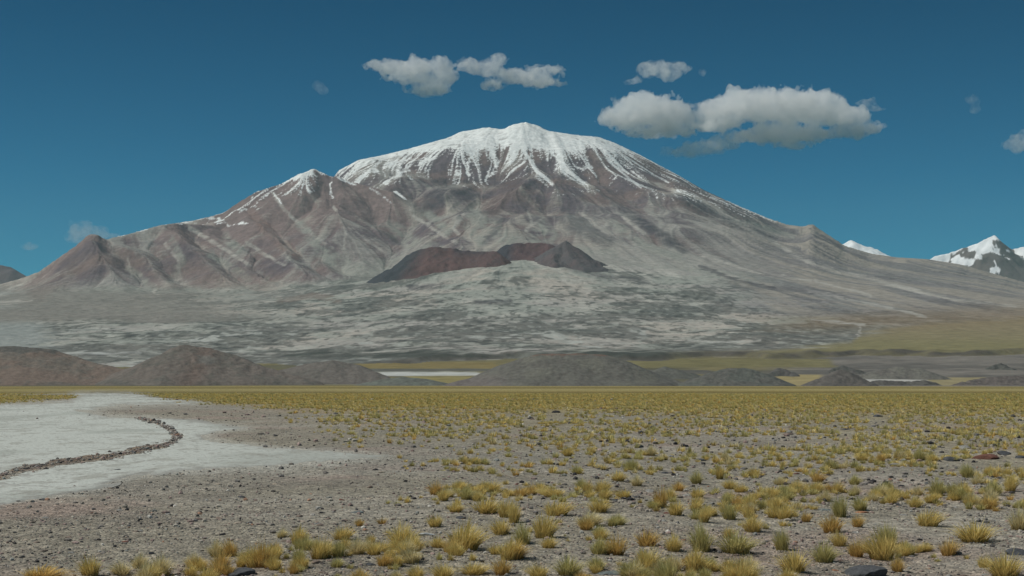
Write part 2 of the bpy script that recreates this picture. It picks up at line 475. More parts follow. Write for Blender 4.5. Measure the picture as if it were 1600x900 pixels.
# skyline height along each bearing
SIL = [(-520, 462), (-100, 452), (0, 444), (30, 436), (60, 425), (90, 404), (120, 383), (138, 367), (150, 366), (165, 374), (200, 366), (250, 352), (300, 345),
       (330, 338), (350, 332), (370, 318), (400, 300), (440, 287), (465, 273), (490, 264), (505, 270), (520, 277), (530, 266), (560, 250),
       (600, 242), (640, 232), (700, 215), (720, 206), (760, 199), (785, 202), (800, 195), (820, 191), (840, 196), (855, 204), (900, 211),
       (935, 214), (960, 223), (1000, 242), (1030, 258), (1060, 274), (1100, 297), (1150, 320), (1200, 341), (1230, 351), (1255, 354),
       (1268, 350), (1285, 361), (1320, 384), (1360, 396), (1400, 402), (1450, 405), (1500, 413), (1540, 424), (1600, 441), (2120, 490)]
tgt = np.interp(pc, [s[0] for s in SIL], [s[1] for s in SIL])
tA = np.where(pc < 521, 274 + (521 - pc) * 0.62, tgt)
vA = (zA - CAMZ) / MY * F
rA = (HZ - tA) / vA.max(0)
rA = np.where((pc > 380) & (pc < 1150), rA, 1.0)
rA = np.convolve(np.pad(rA, 12, mode='edge'), np.ones(25) / 25, 'valid')
zA = CAMZ + (zA - CAMZ) * (1 + sstep(0.55, 0.95, vA / vA.max(0)[None, :]) * (rA[None, :] - 1))
def smax(a, b_, k_):
    h_ = np.maximum(k_ - np.abs(a - b_), 0) / k_
    return np.maximum(a, b_) + h_ * h_ * k_ * 0.25
base = base + 62 * np.exp(-((MP - 770) / 190) ** 2 - ((MY - 8450) / 520) ** 2)
H = smax(smax(zA, zB, 60.0), base, 90.0)

def correct(H, soft):
    v = (H - CAMZ) / MY * F
    vm = v.max(0)
    if soft > 1:
        vm = np.convolve(np.pad(vm, soft, mode='edge'), np.ones(2 * soft + 1) / (2 * soft + 1), 'valid')
    ratio = (HZ - tgt) / vm
    ratio = np.convolve(np.pad(ratio, 5, mode='edge'), np.ones(11) / 11, 'valid')
    w = sstep(0.60, 0.97, v / vm[None, :])
    return CAMZ + (H - CAMZ) * (1 + w * (ratio[None, :] - 1))
H = correct(H, 1)
H = correct(H, 1)

# streaks that follow the fall line (line integral of noise down the slope)
def slopes(H):
    dHr = np.gradient(H, axis=0); dHc = np.gradient(H, axis=1)
    dYr = np.gradient(yr)[:, None]; dPc = np.gradient(pc)[None, :]
    Hp = dHc / dPc                      # per px at constant Y
    hx = Hp * F / MY
    hy = dHr / dYr - hx * (MP - 800) / F
    return hx, hy
hx, hy = slopes(H)
def box(a, n, ax):
    for _ in range(2):
        p = np.pad(a, [(n, n) if i == ax else (0, 0) for i in range(2)], mode='edge'); c_ = np.cumsum(p, ax)
        z0 = np.zeros_like(np.take(c_, [0], ax)); c_ = np.concatenate([z0, c_], ax)
        L = a.shape[ax]
        a = (np.take(c_, np.arange(2 * n + 1, 2 * n + 1 + L), ax) - np.take(c_, np.arange(L), ax)) / (2 * n + 1)
    return a
hsx, hsy = box(box(hx, 4, 0), 6, 1), box(box(hy, 4, 0), 6, 1)
gm_ = np.hypot(hsx, hsy) + 1e-4
ux, uy = (hsx / gm_).astype(np.float32), (hsy / gm_).astype(np.float32)
def lic(seed, sx, steps, step):
    N = (vnoise(MX / sx, MY / sx, seed) + 0.7 * vnoise(MX / sx * 2.3, MY / sx * 2.3, seed + 3) + 0.5 * vnoise(MX / sx * 0.4, MY / sx * 0.4, seed + 5)).astype(np.float32)
    acc = N.copy(); wsum = 1.0
    R, C = N.shape
    ric = np.interp
    for sg in (1, -1):
        x, y = MX.astype(np.float32).copy(), MY.astype(np.float32).copy()
        ri = np.arange(R)[:, None] * np.ones((1, C), int); ci = np.ones((R, 1), int) * np.arange(C)[None, :]
        for s_ in range(steps):
            x += sg * ux[ri, ci] * step; y += sg * uy[ri, ci] * step
            ri = np.clip(np.rint(np.interp(y, yr, np.arange(R))), 0, R - 1).astype(int)
            ci = np.clip(np.rint(np.interp(800 + x / y * F, pc, np.arange(C))), 0, C - 1).astype(int)
            w = 1 - s_ / steps * 0.6
            acc += w * N[ri, ci]; wsum += w
    a = acc / wsum
    return (a - a.mean()) / a.std()
L1 = lic(101, 34.0, 16, 34.0)
L2 = lic(131, 85.0, 12, 60.0)
L3 = lic(171, 19.0, 14, 26.0)
steep = sstep(0.10, 0.35, gm_)
H = H + steep * (1.8 * L1 + 4.5 * L2) * sstep(4500, 8500, MY)
# smooth capped summit of the main cone
v = (H - CAMZ) / MY * F
H = correct(H, 3)

# ---- paint the true colours of rock, ash, lava and snow
Q = HZ - (H - CAMZ) / MY * F
P = MP
na = fbm(MX / 900, MY / 900, 4, 60); nb = fbm(MX / 260, MY / 260, 4, 61); nc = fbm(MX / 70, MY / 70, 3, 62)
isB = sstep(-20, 40, zB - np.maximum(zA, base))
isA = sstep(-20, 40, zA - np.maximum(zB, base))
rock = mixc(np.zeros(P.shape + (3,), np.float32) + np.array((0.128, 0.103, 0.112), np.float32), (0.178, 0.132, 0.124), sstep(-0.3, 0.6, nb))
rock = mixc(rock, (0.212, 0.160, 0.150), isB * sstep(-0.6, 0.5, na + 0.3 * nb))
rock = mixc(rock, (0.13, 0.125, 0.115), sstep(1000, 1200, P) * 0.6)
ash = np.zeros(P.shape + (3,), np.float32) + np.array((0.272, 0.260, 0.235), np.float32)
ash = ash * 1.12
ash = mixc(ash, (0.36, 0.33, 0.285), sstep(-0.2, 0.6, na))
slope_n = sstep(0.52, 0.22, gm_ + 0.10 * nb + 0.12 * na + 0.03 * L2)
am = 0.12 + 0.10 * L3 + 0.55 * slope_n + 0.20 * L1 * 0.6 + 0.24 * L2 * 0.7 + 0.22 * nb + 0.32 * sstep(345, 430, Q) * isA - 0.10 * isA
am = am + 0.30 * sstep(0.1, 1.1, L2 + 0.5 * nb) * (1 - sstep(420, 450, Q))
am = am + 0.12 * isB - 0.36 * isB * (1 - sstep(60, 210, dspur + 60 * nb)) * (1 - sstep(415, 450, Q)) + 0.25 * isB * sstep(150, 300, dspur)
am = np.clip(am, 0, 1)
am = am * am * (3 - 2 * am)
col = mixc(rock, (0, 0, 0), np.zeros(P.shape)) * (1 - am[..., None]) + ash * am[..., None]
# lava and ash aprons
apron = 1 - np.clip(isA + isB, 0, 1)
apron = np.maximum(apron, sstep(395, 440, Q) * isA)
lav_n = 0.9 * fbm(MX / 330, MY / 520, 5, 63, 0.62) + 0.35 * nc + 0.18 * L1
dens = np.interp(Q, [400, 430, 470, 500, 520, 545, 560], [-0.35, -0.1, 0.05, 0.25, 0.5, 0.65, 0.8])
lav = sstep(-0.15, 0.35, lav_n + dens - 0.15)
lavac = mixc(np.zeros(P.shape + (3,), np.float32) + np.array((0.125, 0.125, 0.112), np.float32), (0.085, 0.088, 0.082), sstep(0, 0.7, nc + nb * 0.6))
ashl = mixc(ash * 1.15, (0.31, 0.32, 0.28), sstep(-0.4, 0.4, nb))
ashl = mixc(ashl, (0.43, 0.42, 0.37), sstep(0.1, 0.7, fbm(MX / 180, MY / 500, 4, 67)) * 0.7)
apc = ashl * (1 - (lav * 0.8)[..., None]) + lavac * (lav * 0.8)[..., None]
white_sp = sstep(0.62, 0.95, fbm(MX / 120, MY / 300, 4, 64) + 0.25 * nc) * sstep(505, 525, Q)
apc = mixc(apc, (0.42, 0.43, 0.39), white_sp * 0.9)
fin = fbm(MX / 26, MY / 70, 3, 66)
apc = mixc(apc, (0.07, 0.072, 0.066), sstep(0.25, 0.75, fin) * sstep(395, 470, Q) * 0.65)
apc = mixc(apc, (0.36, 0.37, 0.33), sstep(0.35, 0.8, -fin) * sstep(420, 500, Q) * 0.55)
a3 = apron[..., None]
col = col * (1 - a3) + apc * a3
# smooth left sandy foot
sand = sstep(440, 462, Q) * (1 - sstep(500, 512, Q + 6 * nb)) * (1 - sstep(250, 560, P + 60 * na))
col = mixc(col, (0.215, 0.20, 0.175), sand * 0.85)
col = mixc(col, (0.30, 0.31, 0.285), sand * sstep(0.15, 0.6, fbm(MX / 700, MY / 1400, 4, 65)) * 0.7)
col = mixc(col, (0.30, 0.32, 0.30), (1 - sstep(40, 110, P + 20 * nb)) * sstep(498, 510, Q) * 0.8)
# right flank, warm tan streaked slope
rf = sstep(1080, 1250, P) * (1 - sstep(478, 505, Q))
st_ = 0.5 + 0.28 * L2 + 0.15 * nb + 0.1 * L1
col = mixc(col, (0.150, 0.137, 0.145), rf * 0.6)
col = mixc(col, (0.31, 0.28, 0.24), rf * sstep(0.38, 0.85, st_) * 0.95)
# olive steppe at the right foot
ol = sstep(0, 14, Q - np.interp(P, [900, 1050, 1200, 1330, 1345, 1450, 1600, 2200], [560, 548, 541, 531, 516, 496, 486, 480]) + 5 * nb)
ol = ol * sstep(1000, 1100, P + 60 * nb)
col = mixc(col, (0.25, 0.205, 0.12), ol * 0.95)
col = mixc(col, (0.21, 0.19, 0.095), ol * sstep(515, 540, Q + 6 * na) * 0.9)
band = np.exp(-((Q - np.interp(P, [1200, 1400, 1600], [505, 500, 490])) / 14) ** 2) * sstep(1200, 1330, P + 80 * na)
col = mixc(col, (0.22, 0.155, 0.09), band * 0.6)

def streak(pts, w, c_, a, ys=1.0):
    global col
    m_ = pline_mask(P + 3.0 * nb + 2 * nc, Q + 2.5 * nc, pts, w, ys) * a * np.clip(0.70 + 0.45 * nc + 0.3 * L1, 0, 1)
    col = mixc(col, c_, m_)
ASH2 = (0.42, 0.40, 0.355)
for pts, w in [([(427, 301), (442, 324), (472, 354), (499, 376), (517, 387)], 3), ([(521, 324), (540, 361), (536, 388)], 2.5),
               ([(296, 357), (337, 380), (390, 414)], 3.5), ([(386, 380), (415, 398), (442, 414)], 3), ([(259, 380), (277, 406), (283, 436), (268, 440)], 3.5),
               ([(199, 402), (203, 420), (204, 436)], 2), ([(345, 410), (364, 427)], 2), ([(0, 461), (25, 449), (49, 440)], 3), ([(-20, 474), (49, 470)], 2.5),
               ([(244, 446), (244, 458)], 3), ([(439, 372), (461, 395), (450, 405)], 3), ([(544, 354), (572, 374), (605, 398)], 2.5),
               ([(649, 339), (694, 369), (728, 388)], 3), ([(826, 324), (829, 348)], 2.5), ([(859, 324), (840, 344), (822, 361)], 3),
               ([(904, 331), (930, 350), (949, 367)], 3), ([(972, 339), (1006, 365)], 3), ([(728, 331), (709, 358), (739, 382)], 3),
               ([(1000, 279), (1094, 312), (1210, 380), (1262, 410), (1375, 440), (1450, 459)], 3.5), ([(1262, 455), (1375, 477), (1446, 496)], 2.5),
               ([(1277, 440), (1360, 462)], 2.5), ([(1100, 402), (1180, 425), (1270, 440)], 2.5), ([(1040, 290), (1120, 330), (1190, 372)], 3),
               ([(1270, 500), (1320, 505), (1352, 509)], 1.6), ([(1345, 514), (1340, 526)], 2.5), ([(1375, 441), (1500, 470), (1600, 480)], 2)]:
    streak(pts, w, ASH2, 0.8)
for pts, w in [([(352, 371), (375, 392)], 9), ([(600, 350), (650, 385), (700, 400)], 14), ([(500, 395), (560, 425), (620, 410)], 14), ([(760, 350), (800, 380), (860, 370)], 16),
               ([(1150, 345), (1240, 370)], 6), ([(745, 325), (735, 352), (752, 378)], 11), ([(672, 335), (700, 362)], 8), ([(838, 335), (850, 355), (830, 378)], 9), ([(268, 372), (285, 410), (268, 438)], 7),
               ([(470, 350), (500, 392), (540, 425)], 9), ([(960, 350), (1010, 385), (1060, 400)], 8), ([(905, 385), (960, 398)], 8), ([(330, 400), (380, 430), (400, 445)], 7), ([(200, 420), (240, 450)], 7)]:
    streak(pts, w, (0.28, 0.28, 0.245), 0.85)
DK = (0.075, 0.068, 0.075)
for pts, w, a in [([(938, 294), (985, 335), (1047, 382)], 9, .75), ([(758, 376), (788, 343)], 6, .6), ([(1000, 346), (1045, 372), (1071, 392)], 7, .8),
                  ([(1094, 417), (1150, 437), (1210, 451)], 3, .7), ([(1065, 307), (1130, 342), (1205, 372)], 8, .55), ([(680, 285), (740, 282)], 6, .7),
                  ([(675, 315), (700, 300), (735, 312)], 15, .75), ([(862, 322), (890, 345), (945, 378)], 15, .6), ([(560, 320), (590, 350), (610, 372)], 12, .4), ([(520, 300), (545, 330)], 9, .35), ([(620, 300), (660, 325)], 7, .4),
                  ([(800, 290), (830, 318)], 18, .35), ([(640, 450), (700, 447)], 5, .7), ([(745, 472), (800, 470)], 4, .6),
                  ([(880, 415), (960, 435), (1010, 440)], 7, .5)]:
    streak(pts, w, DK, a)
streak([(770, 325), (800, 288), (845, 325)], 16, (0.125, 0.088, 0.085), .85)
streak([(395, 335), (430, 372), (465, 400)], 9, (0.20, 0.125, 0.105), .6)
streak([(60, 450), (150, 400), (250, 420), (420, 440)], 22, (0.19, 0.145, 0.125), .45)
streak([(440, 470), (490, 462), (530, 470)], 8, (0.185, 0.145, 0.12), .7, 1.5)

# scarp and the strips below it
sc_m = np.exp(-((MY - yc - 20) / 75) ** 2) * sstep(520, 640, P)
col = mixc(col, (0.095, 0.085, 0.072), sc_m * np.clip(0.85 + 0.5 * nc, 0, 1))
col = mixc(col, (0.07, 0.075, 0.065), sstep(540, 549, Q) * (1 - sstep(556, 562, Q)) * sstep(380, 470, P) * (1 - sstep(1000, 1150, P)) * np.clip(0.5 + 0.8 * nb + 0.4 * nc, 0, 1))
low = (MY < yc - 40)
lowc = mixc(np.zeros(P.shape + (3,), np.float32) + np.array((0.19, 0.165, 0.085), np.float32), (0.13, 0.12, 0.075), sstep(-0.2, 0.6, nb))
graybr = mixc(np.zeros(P.shape + (3,), np.float32) + np.array((0.195, 0.178, 0.155), np.float32), (0.135, 0.126, 0.112), sstep(-0.2, 0.5, nb + nc * .5))
gb = np.clip(sstep(1180, 1330, P + 50 * na + (Q - 565) * 5) , 0, 1)
lowc = lowc * (1 - gb[..., None]) + graybr * gb[..., None]
col = np.where(low[..., None], lowc, col)
def patch(x0, x1, y0, y1, c_, a=0.9):
    global col
    m_ = sstep(-8, 8, P - x0 + 12 * nb) * sstep(-8, 8, x1 - P + 12 * nb) * sstep(-0.8, 0.8, Q - y0 + 0.8 * nb) * sstep(-0.8, 0.8, y1 - Q + 0.8 * nb)
    col = mixc(col, c_, m_ * a * low)
patch(560, 780, 566, 576, (0.22, 0.175, 0.075)); patch(560, 780, 560.5, 563, (0.33, 0.32, 0.27), .7)
patch(560, 800, 576, 581, (0.12, 0.12, 0.105)); patch(590, 752, 581, 587, (0.50, 0.51, 0.48)); patch(500, 660, 594, 600, (0.50, 0.51, 0.48))
patch(640, 790, 588, 602, (0.27, 0.23, 0.10)); patch(1010, 1080, 586, 591, (0.48, 0.49, 0.47)); patch(1000, 1110, 578, 585, (0.11, 0.105, 0.095))
patch(1220, 1275, 586, 603, (0.33, 0.27, 0.13)); patch(1330, 1450, 593, 600, (0.50, 0.49, 0.45)); patch(1450, 1545, 590, 603, (0.30, 0.255, 0.14))
patch(980, 1300, 561, 574, (0.185, 0.165, 0.08)); patch(1120, 1200, 555.5, 558, (0.36, 0.32, 0.25)); patch(1040, 1080, 557, 559, (0.36, 0.33, 0.27))
col = mixc(col, (0.46, 0.46, 0.42), pline_mask(P, Q + nb, [(1075, 531), (1110, 534), (1150, 534), (1188, 531)], 2.0) * np.clip(0.5 + 0.6 * nc + 0.4 * nb, 0, 1))
col = mixc(col, (0.46, 0.47, 0.44), pline_mask(P + 10 * nb, Q + nb, [(90, 552), (220, 551)], 2.6) * (0.6 + 0.6 * nc))

# snow
cap = np.interp(P, [330, 370, 400, 430, 470, 495, 520, 521, 560, 600, 640, 700, 760, 820, 850, 900, 950, 1000, 1050, 1100, 1150, 1200, 1215],
                [330, 321, 306, 294, 285, 276, 278, 272, 258, 252, 243, 236, 233, 234, 236, 236, 236, 252, 270, 293, 316, 333, 330])
end = np.interp(P, [300, 350, 400, 430, 470, 495, 520, 521, 540, 570, 600, 650, 690, 740, 780, 830, 850, 875, 910, 950, 1000, 1050, 1100, 1160, 1215],
                [352, 338, 318, 304, 302, 296, 300, 284, 292, 292, 286, 274, 276, 286, 280, 266, 282, 300, 292, 296, 298, 308, 312, 334, 345])
behind = (MY > 12900) | (P < 560)
sn = 0.50 + 0.36 * L3 + 0.28 * L1 + 0.16 * L2 + 0.08 * nc
t_ = (Q - (cap - 7)) / (end - cap + 7)
snow = sstep(-0.07, 0.07, sn - (0.52 * sstep(0.0, 0.22, t_) + 0.48 * t_) * 0.95 + 0.015 + 0.36 * sstep(0.10, -0.1, t_)) * (t_ < 1.15)
snow = np.maximum(snow, sstep(0.02, -0.12, t_))
snow *= sstep(270, 330, P) * (1 - sstep(1195, 1225, P))
crest = (P < 520)
ridge_side = (Q > tgt[None, :] - 5)
snow = np.where(isB > 0.5, snow * (P < 560) , snow)
snow *= np.where((P >= 521) & (isB > 0.5), 0, 1)
def snowstreak(pts, w, a=1.0):
    global snow
    snow = np.maximum(snow, sstep(0.40, 0.75, pline_mask(P + 3.5 * nc, Q + 3 * nc, pts, w * 0.8) * a * (0.80 + 0.20 * L1 + 0.14 * L3)))
for pts, w in [([(350, 344), (320, 343), (300, 342)], 2.6), ([(340, 350), (370, 350), (385, 348)], 2), ([(372, 330), (400, 322)], 2), ([(428, 302), (440, 318)], 2),
               ([(515, 283), (518, 310)], 3), ([(578, 293), (594, 303), (606, 313)], 3.2), ([(618, 300), (632, 310)], 3), ([(530, 279), (556, 289)], 2.4),
               ([(818, 235), (840, 268), (866, 290)], 5), ([(868, 245), (893, 272), (913, 287)], 5), ([(885, 278), (916, 284)], 3), ([(770, 235), (760, 285)], 2.5),
               ([(733, 238), (730, 272)], 3), ([(790, 238), (765, 276)], 3), ([(850, 230), (890, 262), (925, 262)], 3), ([(600, 285), (640, 262), (680, 243)], 4),
               ([(560, 278), (610, 255)], 5), ([(930, 235), (975, 272), (1000, 292)], 3), ([(960, 232), (1010, 266), (1045, 286)], 4),
               ([(165, 372), (200, 364), (230, 357)], 1.6), ([(240, 352), (300, 346)], 1.6)]:
    snowstreak(pts, w)
dk = pline_mask(P, Q, [(492, 268), (505, 279)], 3.2)
snow = snow * (1 - dk)
snow = snow * (1 - 0.55 * sstep(0.55, 0.95, fbm(MX / 55, MY / 90, 3, 69)) * sstep(-0.6, 0.0, t_))
col = mixc(col, (0.75, 0.77, 0.745), snow)
mme = grid_mesh("mountain", MX, MY, H, col)
mme.materials.append(M_mount)
meta(link(bpy.data.objects.new("mountain", mme)), kind='structure')
del L1, L2, zA, zB, lav_n

# ------------------------------------------------------------------ separate hills and cones
def hill(name, crest, slope, base_z, colors, res, noise=0.05, round_=None, foot=None, mat=None, snow=None, seed=1, extra=None, skirt=0.12, hl=1.2, crater=None):
    """a heightfield hill whose crest runs through (px, py, distance) points"""
    pts = [(to_world(a, b_, y_)[0], y_, to_world(a, b_, y_)[1]) for a, b_, y_ in crest]
    top = max(p[2] for p in pts); Ht = top - base_z
    ext = Ht / slope * 1.5
    round_ = Ht * 0.12 if round_ is None else round_
    foot = Ht * 0.10 if foot is None else foot
    x0, x1 = min(p[0] for p in pts) - ext, max(p[0] for p in pts) + ext
    y0, y1 = min(p[1] for p in pts) - ext, max(p[1] for p in pts) + ext
    X, Y = np.meshgrid(np.arange(x0, x1 + res, res), np.arange(y0, y1 + res, res * 1.2))
    jx = X + noise * Ht * 1.6 * fbm(X / Ht * 0.9, Y / Ht * 0.9, 4, seed); jy = Y + noise * Ht * 1.6 * fbm(X / Ht * 0.9 + 9, Y / Ht * 0.9, 4, seed + 1)
    z = np.full(X.shape, -1e6); dmin = np.full(X.shape, 1e9)
    if len(pts) == 1:
        pts = [pts[0], (pts[0][0] + 1, pts[0][1], pts[0][2])]
    for p0, p1 in zip(pts[:-1], pts[1:]):
        vx, vy = p1[0] - p0[0], p1[1] - p0[1]
        t = np.clip(((jx - p0[0]) * vx + (jy - p0[1]) * vy) / (vx * vx + vy * vy + 1e-9), 0, 1)
        ddx, ddy = jx - p0[0] - t * vx, jy - p0[1] - t * vy
        d = np.hypot(ddx, ddy)
        ds = np.sqrt(d * d + round_ * round_) - round_
        z = np.maximum(z, p0[2] + (p1[2] - p0[2]) * t - slope * ds)
        dmin = np.minimum(dmin, d)
    rel = z - base_z
    z = base_z + foot * np.log1p(np.exp(np.clip(rel / foot, -30, 30)))
    ang = fbm(X / Ht * 2.2, Y / Ht * 2.2, 4, seed + 4)
    z += noise * Ht * (0.45 * ang + 0.25 * ridged(X / Ht * 3.4, Y / Ht * 3.4, 3, seed + 6)) * sstep(0, 0.35 * Ht, z - base_z)
    if crater:
        z -= crater * Ht * np.exp(-(dmin / (Ht * 0.35)) ** 2)
    z -= sstep(0.12 * Ht, 0.0, z - base_z) * skirt * Ht
    Pp, Qq = proj(X, Y, z)
    n_a = fbm(X / Ht * 1.3, Y / Ht * 1.3, 4, seed + 10); n_b = fbm(X / Ht * 6, Y / Ht * 6, 3, seed + 11)
    cc = np.zeros(X.shape + (3,), np.float32) + np.array(colors[0], np.float32)
    cc = mixc(cc, colors[1], sstep(-0.4, 0.5, n_a))
    if len(colors) > 2:
        cc = mixc(cc, colors[2], sstep(0.2, 0.7, n_b + 0.5 * n_a) * 0.7)
    cc = cc * hl
    if extra: cc = extra(cc, X, Y, z, n_a, n_b, Pp, Qq)
    me = grid_mesh(name, X, Y, z, cc, keep=(z > base_z - (skirt - 0.02) * Ht))
    me.materials.append(mat or M_hill)
    return meta(link(bpy.data.objects.new(name, me)), kind='structure')

# dark hills at the far edge of the plain
RB, GB, DG = (0.165, 0.115, 0.095), (0.125, 0.108, 0.098), (0.085, 0.085, 0.078)
def tops(c0, lim=None):
    def f(cc, X, Y, z, na_, nb_, Pp, Qq):
        h = (z - z.min()) / (z.max() - z.min())
        return mixc(cc, c0, sstep(0.80, 0.93, h + 0.05 * nb_) * 0.85)
    return f
hill("hill", [(-190, 556, 2050), (-60, 546, 2050), (30, 541, 2050), (75, 546, 2050), (130, 562, 2030), (200, 578, 2000), (300, 592, 1960)], 0.36, -8, [(0.160, 0.125, 0.103), (0.145, 0.124, 0.104), (0.12, 0.11, 0.095)], 2.2, 0.05, seed=3, hl=1.22, extra=tops((0.10, 0.10, 0.092)))
def h2(cc, X, Y, z, na_, nb_, Pp, Qq):
    cc = mixc(cc, (0.15, 0.11, 0.092), np.exp(-((X - X.mean() + 20) / 18) ** 2) * 0.6)
    cc = mixc(cc, (0.155, 0.155, 0.14), sstep(0.3, 0.9, np.exp(-((Pp - 322) / 22) ** 2) * np.exp(-((Qq - 562) / 10) ** 2) + 0.2 * nb_) * 0.7)
    return cc
hill("hill", [(190, 592, 1980), (225, 578, 2000), (262, 555, 2020), (290, 539, 2030), (325, 544, 2030), (365, 554, 2020), (405, 568, 2000), (440, 579, 1990), (480, 592, 1970)], 0.42, -8, [(0.135, 0.117, 0.102), (0.125, 0.112, 0.097), (0.10, 0.097, 0.085)], 2.0, 0.06, seed=23, hl=1.22, round_=2, extra=h2)
hill("hill", [(440, 578, 2080), (480, 569, 2090), (520, 563, 2090), (555, 570, 2080), (585, 581, 2060), (605, 591, 2040)], 0.42, -8, [(0.13, 0.118, 0.105), (0.115, 0.107, 0.095)], 2.0, 0.04, seed=43, hl=1.22)
hill("hill", [(600, 592, 1930), (630, 589, 1930), (665, 592, 1930)], 0.22, -8, [(0.125, 0.135, 0.115), (0.11, 0.115, 0.1)], 1.6, 0.04, seed=53)
def dome(cc, X, Y, z, na_, nb_, Pp, Qq):
    h = (z + 7.5) / (z.max() + 7.5)
    cc = mixc(cc, (0.17, 0.11, 0.085), sstep(0.90, 0.97, h + 0.04 * nb_) * 0.75)
    cc = mixc(cc, (0.165, 0.14, 0.135), sstep(-1.2, -0.5, -(X + 10) / 60 * 1.0 - 0.9 + 0.0 * h) * (1 - sstep(0.15, 0.5, h)) * 0.6)
    return cc
hill("hill", [(735, 593, 1830), (775, 583, 1840), (808, 570, 1850), (832, 557, 1860), (850, 553, 1860), (900, 552, 1860), (935, 554, 1860), (958, 562, 1860), (985, 576, 1850), (1020, 588, 1840), (1050, 595, 1830)], 0.40, -8, [(0.128, 0.125, 0.105), (0.115, 0.112, 0.098), (0.095, 0.09, 0.08)], 1.4, 0.035, round_=14, seed=63, extra=dome)
hill("hill", [(1085, 594, 1800), (1110, 582, 1810), (1140, 575, 1820), (1165, 575, 1820), (1190, 582, 1810), (1222, 596, 1800)], 0.42, -8, [(0.095, 0.10, 0.088), (0.105, 0.103, 0.092), (0.075, 0.075, 0.068)], 1.1, 0.06, seed=73)
hill("hill", [(1008, 582, 2400), (1040, 573, 2400), (1070, 580, 2400)], 0.35, -4, [(0.11, 0.11, 0.095), (0.09, 0.09, 0.08)], 2.0, 0.06, seed=83)
hill("hill", [(1275, 596, 1850), (1300, 585, 1860), (1312, 578, 1870), (1328, 590, 1860), (1345, 598, 1850)], 0.45, -8, [(0.095, 0.088, 0.08), (0.11, 0.10, 0.09)], 1.0, 0.10, seed=93)
hill("hill", [(1340, 590, 2300), (1365, 580, 2320), (1400, 573, 2330), (1435, 575, 2320), (1470, 588, 2300)], 0.38, -6, [(0.135, 0.13, 0.112), (0.12, 0.112, 0.10), (0.09, 0.088, 0.08)], 1.6, 0.05, seed=103)
hill("hill", [(1355, 597, 1900), (1375, 594, 1900), (1420, 596, 1900), (1445, 594, 1900), (1462, 598, 1900)], 0.5, -8, [(0.08, 0.075, 0.07), (0.10, 0.095, 0.085)], 1.0, 0.12, seed=113)
hill("hill", [(1500, 598, 1900), (1535, 591, 1920), (1560, 588, 1920), (1620, 586, 1920), (1760, 590, 1920)], 0.4, -8, [(0.105, 0.092, 0.085), (0.12, 0.105, 0.095), (0.075, 0.07, 0.065)], 1.4, 0.10, seed=123)
hill("hill", [(1545, 575, 2700), (1563, 568, 2720), (1572, 572, 2700)], 0.55, 2, [(0.095, 0.095, 0.085), (0.08, 0.08, 0.072)], 2.0, 0.15, seed=133)
hill("hill", [(1205, 583, 2500), (1222, 576, 2520), (1240, 583, 2500)], 0.5, -2, [(0.09, 0.085, 0.08), (0.08, 0.08, 0.072)], 2.0, 0.15, seed=143)
hill("hill", [(1300, 577, 2550), (1315, 572, 2560), (1335, 576, 2550)], 0.5, 0, [(0.09, 0.085, 0.08), (0.08, 0.08, 0.072)], 2.0, 0.15, seed=153)

# reddish cinder cones high on the apron
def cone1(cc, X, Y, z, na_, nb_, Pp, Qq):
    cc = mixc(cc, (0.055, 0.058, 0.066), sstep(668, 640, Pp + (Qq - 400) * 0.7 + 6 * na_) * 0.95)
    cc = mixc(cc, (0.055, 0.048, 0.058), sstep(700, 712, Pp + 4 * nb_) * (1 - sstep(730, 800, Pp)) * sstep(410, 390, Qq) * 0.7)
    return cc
RC = [(0.138, 0.084, 0.079), (0.122, 0.080, 0.078), (0.10, 0.072, 0.072)]
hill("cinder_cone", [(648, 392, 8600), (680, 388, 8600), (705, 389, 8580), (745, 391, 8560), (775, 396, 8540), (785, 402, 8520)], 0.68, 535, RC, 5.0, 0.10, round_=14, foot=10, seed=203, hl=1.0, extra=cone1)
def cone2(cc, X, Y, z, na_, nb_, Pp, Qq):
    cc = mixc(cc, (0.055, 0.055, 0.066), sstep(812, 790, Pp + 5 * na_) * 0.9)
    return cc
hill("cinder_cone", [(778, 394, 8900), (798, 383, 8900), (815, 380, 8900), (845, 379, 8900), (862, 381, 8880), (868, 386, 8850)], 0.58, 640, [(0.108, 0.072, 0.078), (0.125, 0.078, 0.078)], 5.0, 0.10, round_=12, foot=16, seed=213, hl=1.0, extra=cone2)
hill("cinder_cone", [(862, 394, 8700), (872, 385, 8710), (885, 378, 8720), (898, 386, 8700), (908, 393, 8680)], 0.6, 600, [(0.11, 0.098, 0.10), (0.13, 0.10, 0.10)], 5.0, 0.10, round_=8, foot=10, seed=223, hl=1.0)

# far snow-capped peaks and a far hill on the left
def snowy(thr):
    def f(cc, X, Y, z, na_, nb_, Pp, Qq):
        h = (z - z.min()) / (z.max() - z.min())
        return mixc(cc, (0.80, 0.82, 0.82), sstep(-0.03, 0.03, h - thr + 0.34 * nb_ + 0.10 * na_ + 0.12 * fbm(X / 60, Y / 150, 3, 5) + 0.02 * (Pp < 1535)))
    return f
PR = [(0.12, 0.105, 0.10), (0.15, 0.125, 0.115)]
hill("snowy_peak", [(1300, 400, 19800), (1318, 382, 19800), (1335, 378, 19800), (1355, 388, 19800), (1385, 402, 19800)], 0.6, 1250, PR, 22, 0.12, mat=M_far, hl=1.0, seed=303, extra=snowy(0.45))
hill("snowy_peak", [(1420, 412, 19700), (1460, 400, 19700), (1490, 387, 19700), (1512, 379, 19700), (1530, 374, 19700), (1545, 371, 19700), (1556, 377, 19700), (1565, 382, 19700), (1580, 391, 19700), (1596, 385, 19700), (1625, 378, 19700), (1680, 395, 19700)], 0.8, 1150, PR, 15, 0.10, round_=10, mat=M_far, hl=1.0, seed=313, extra=snowy(0.68))
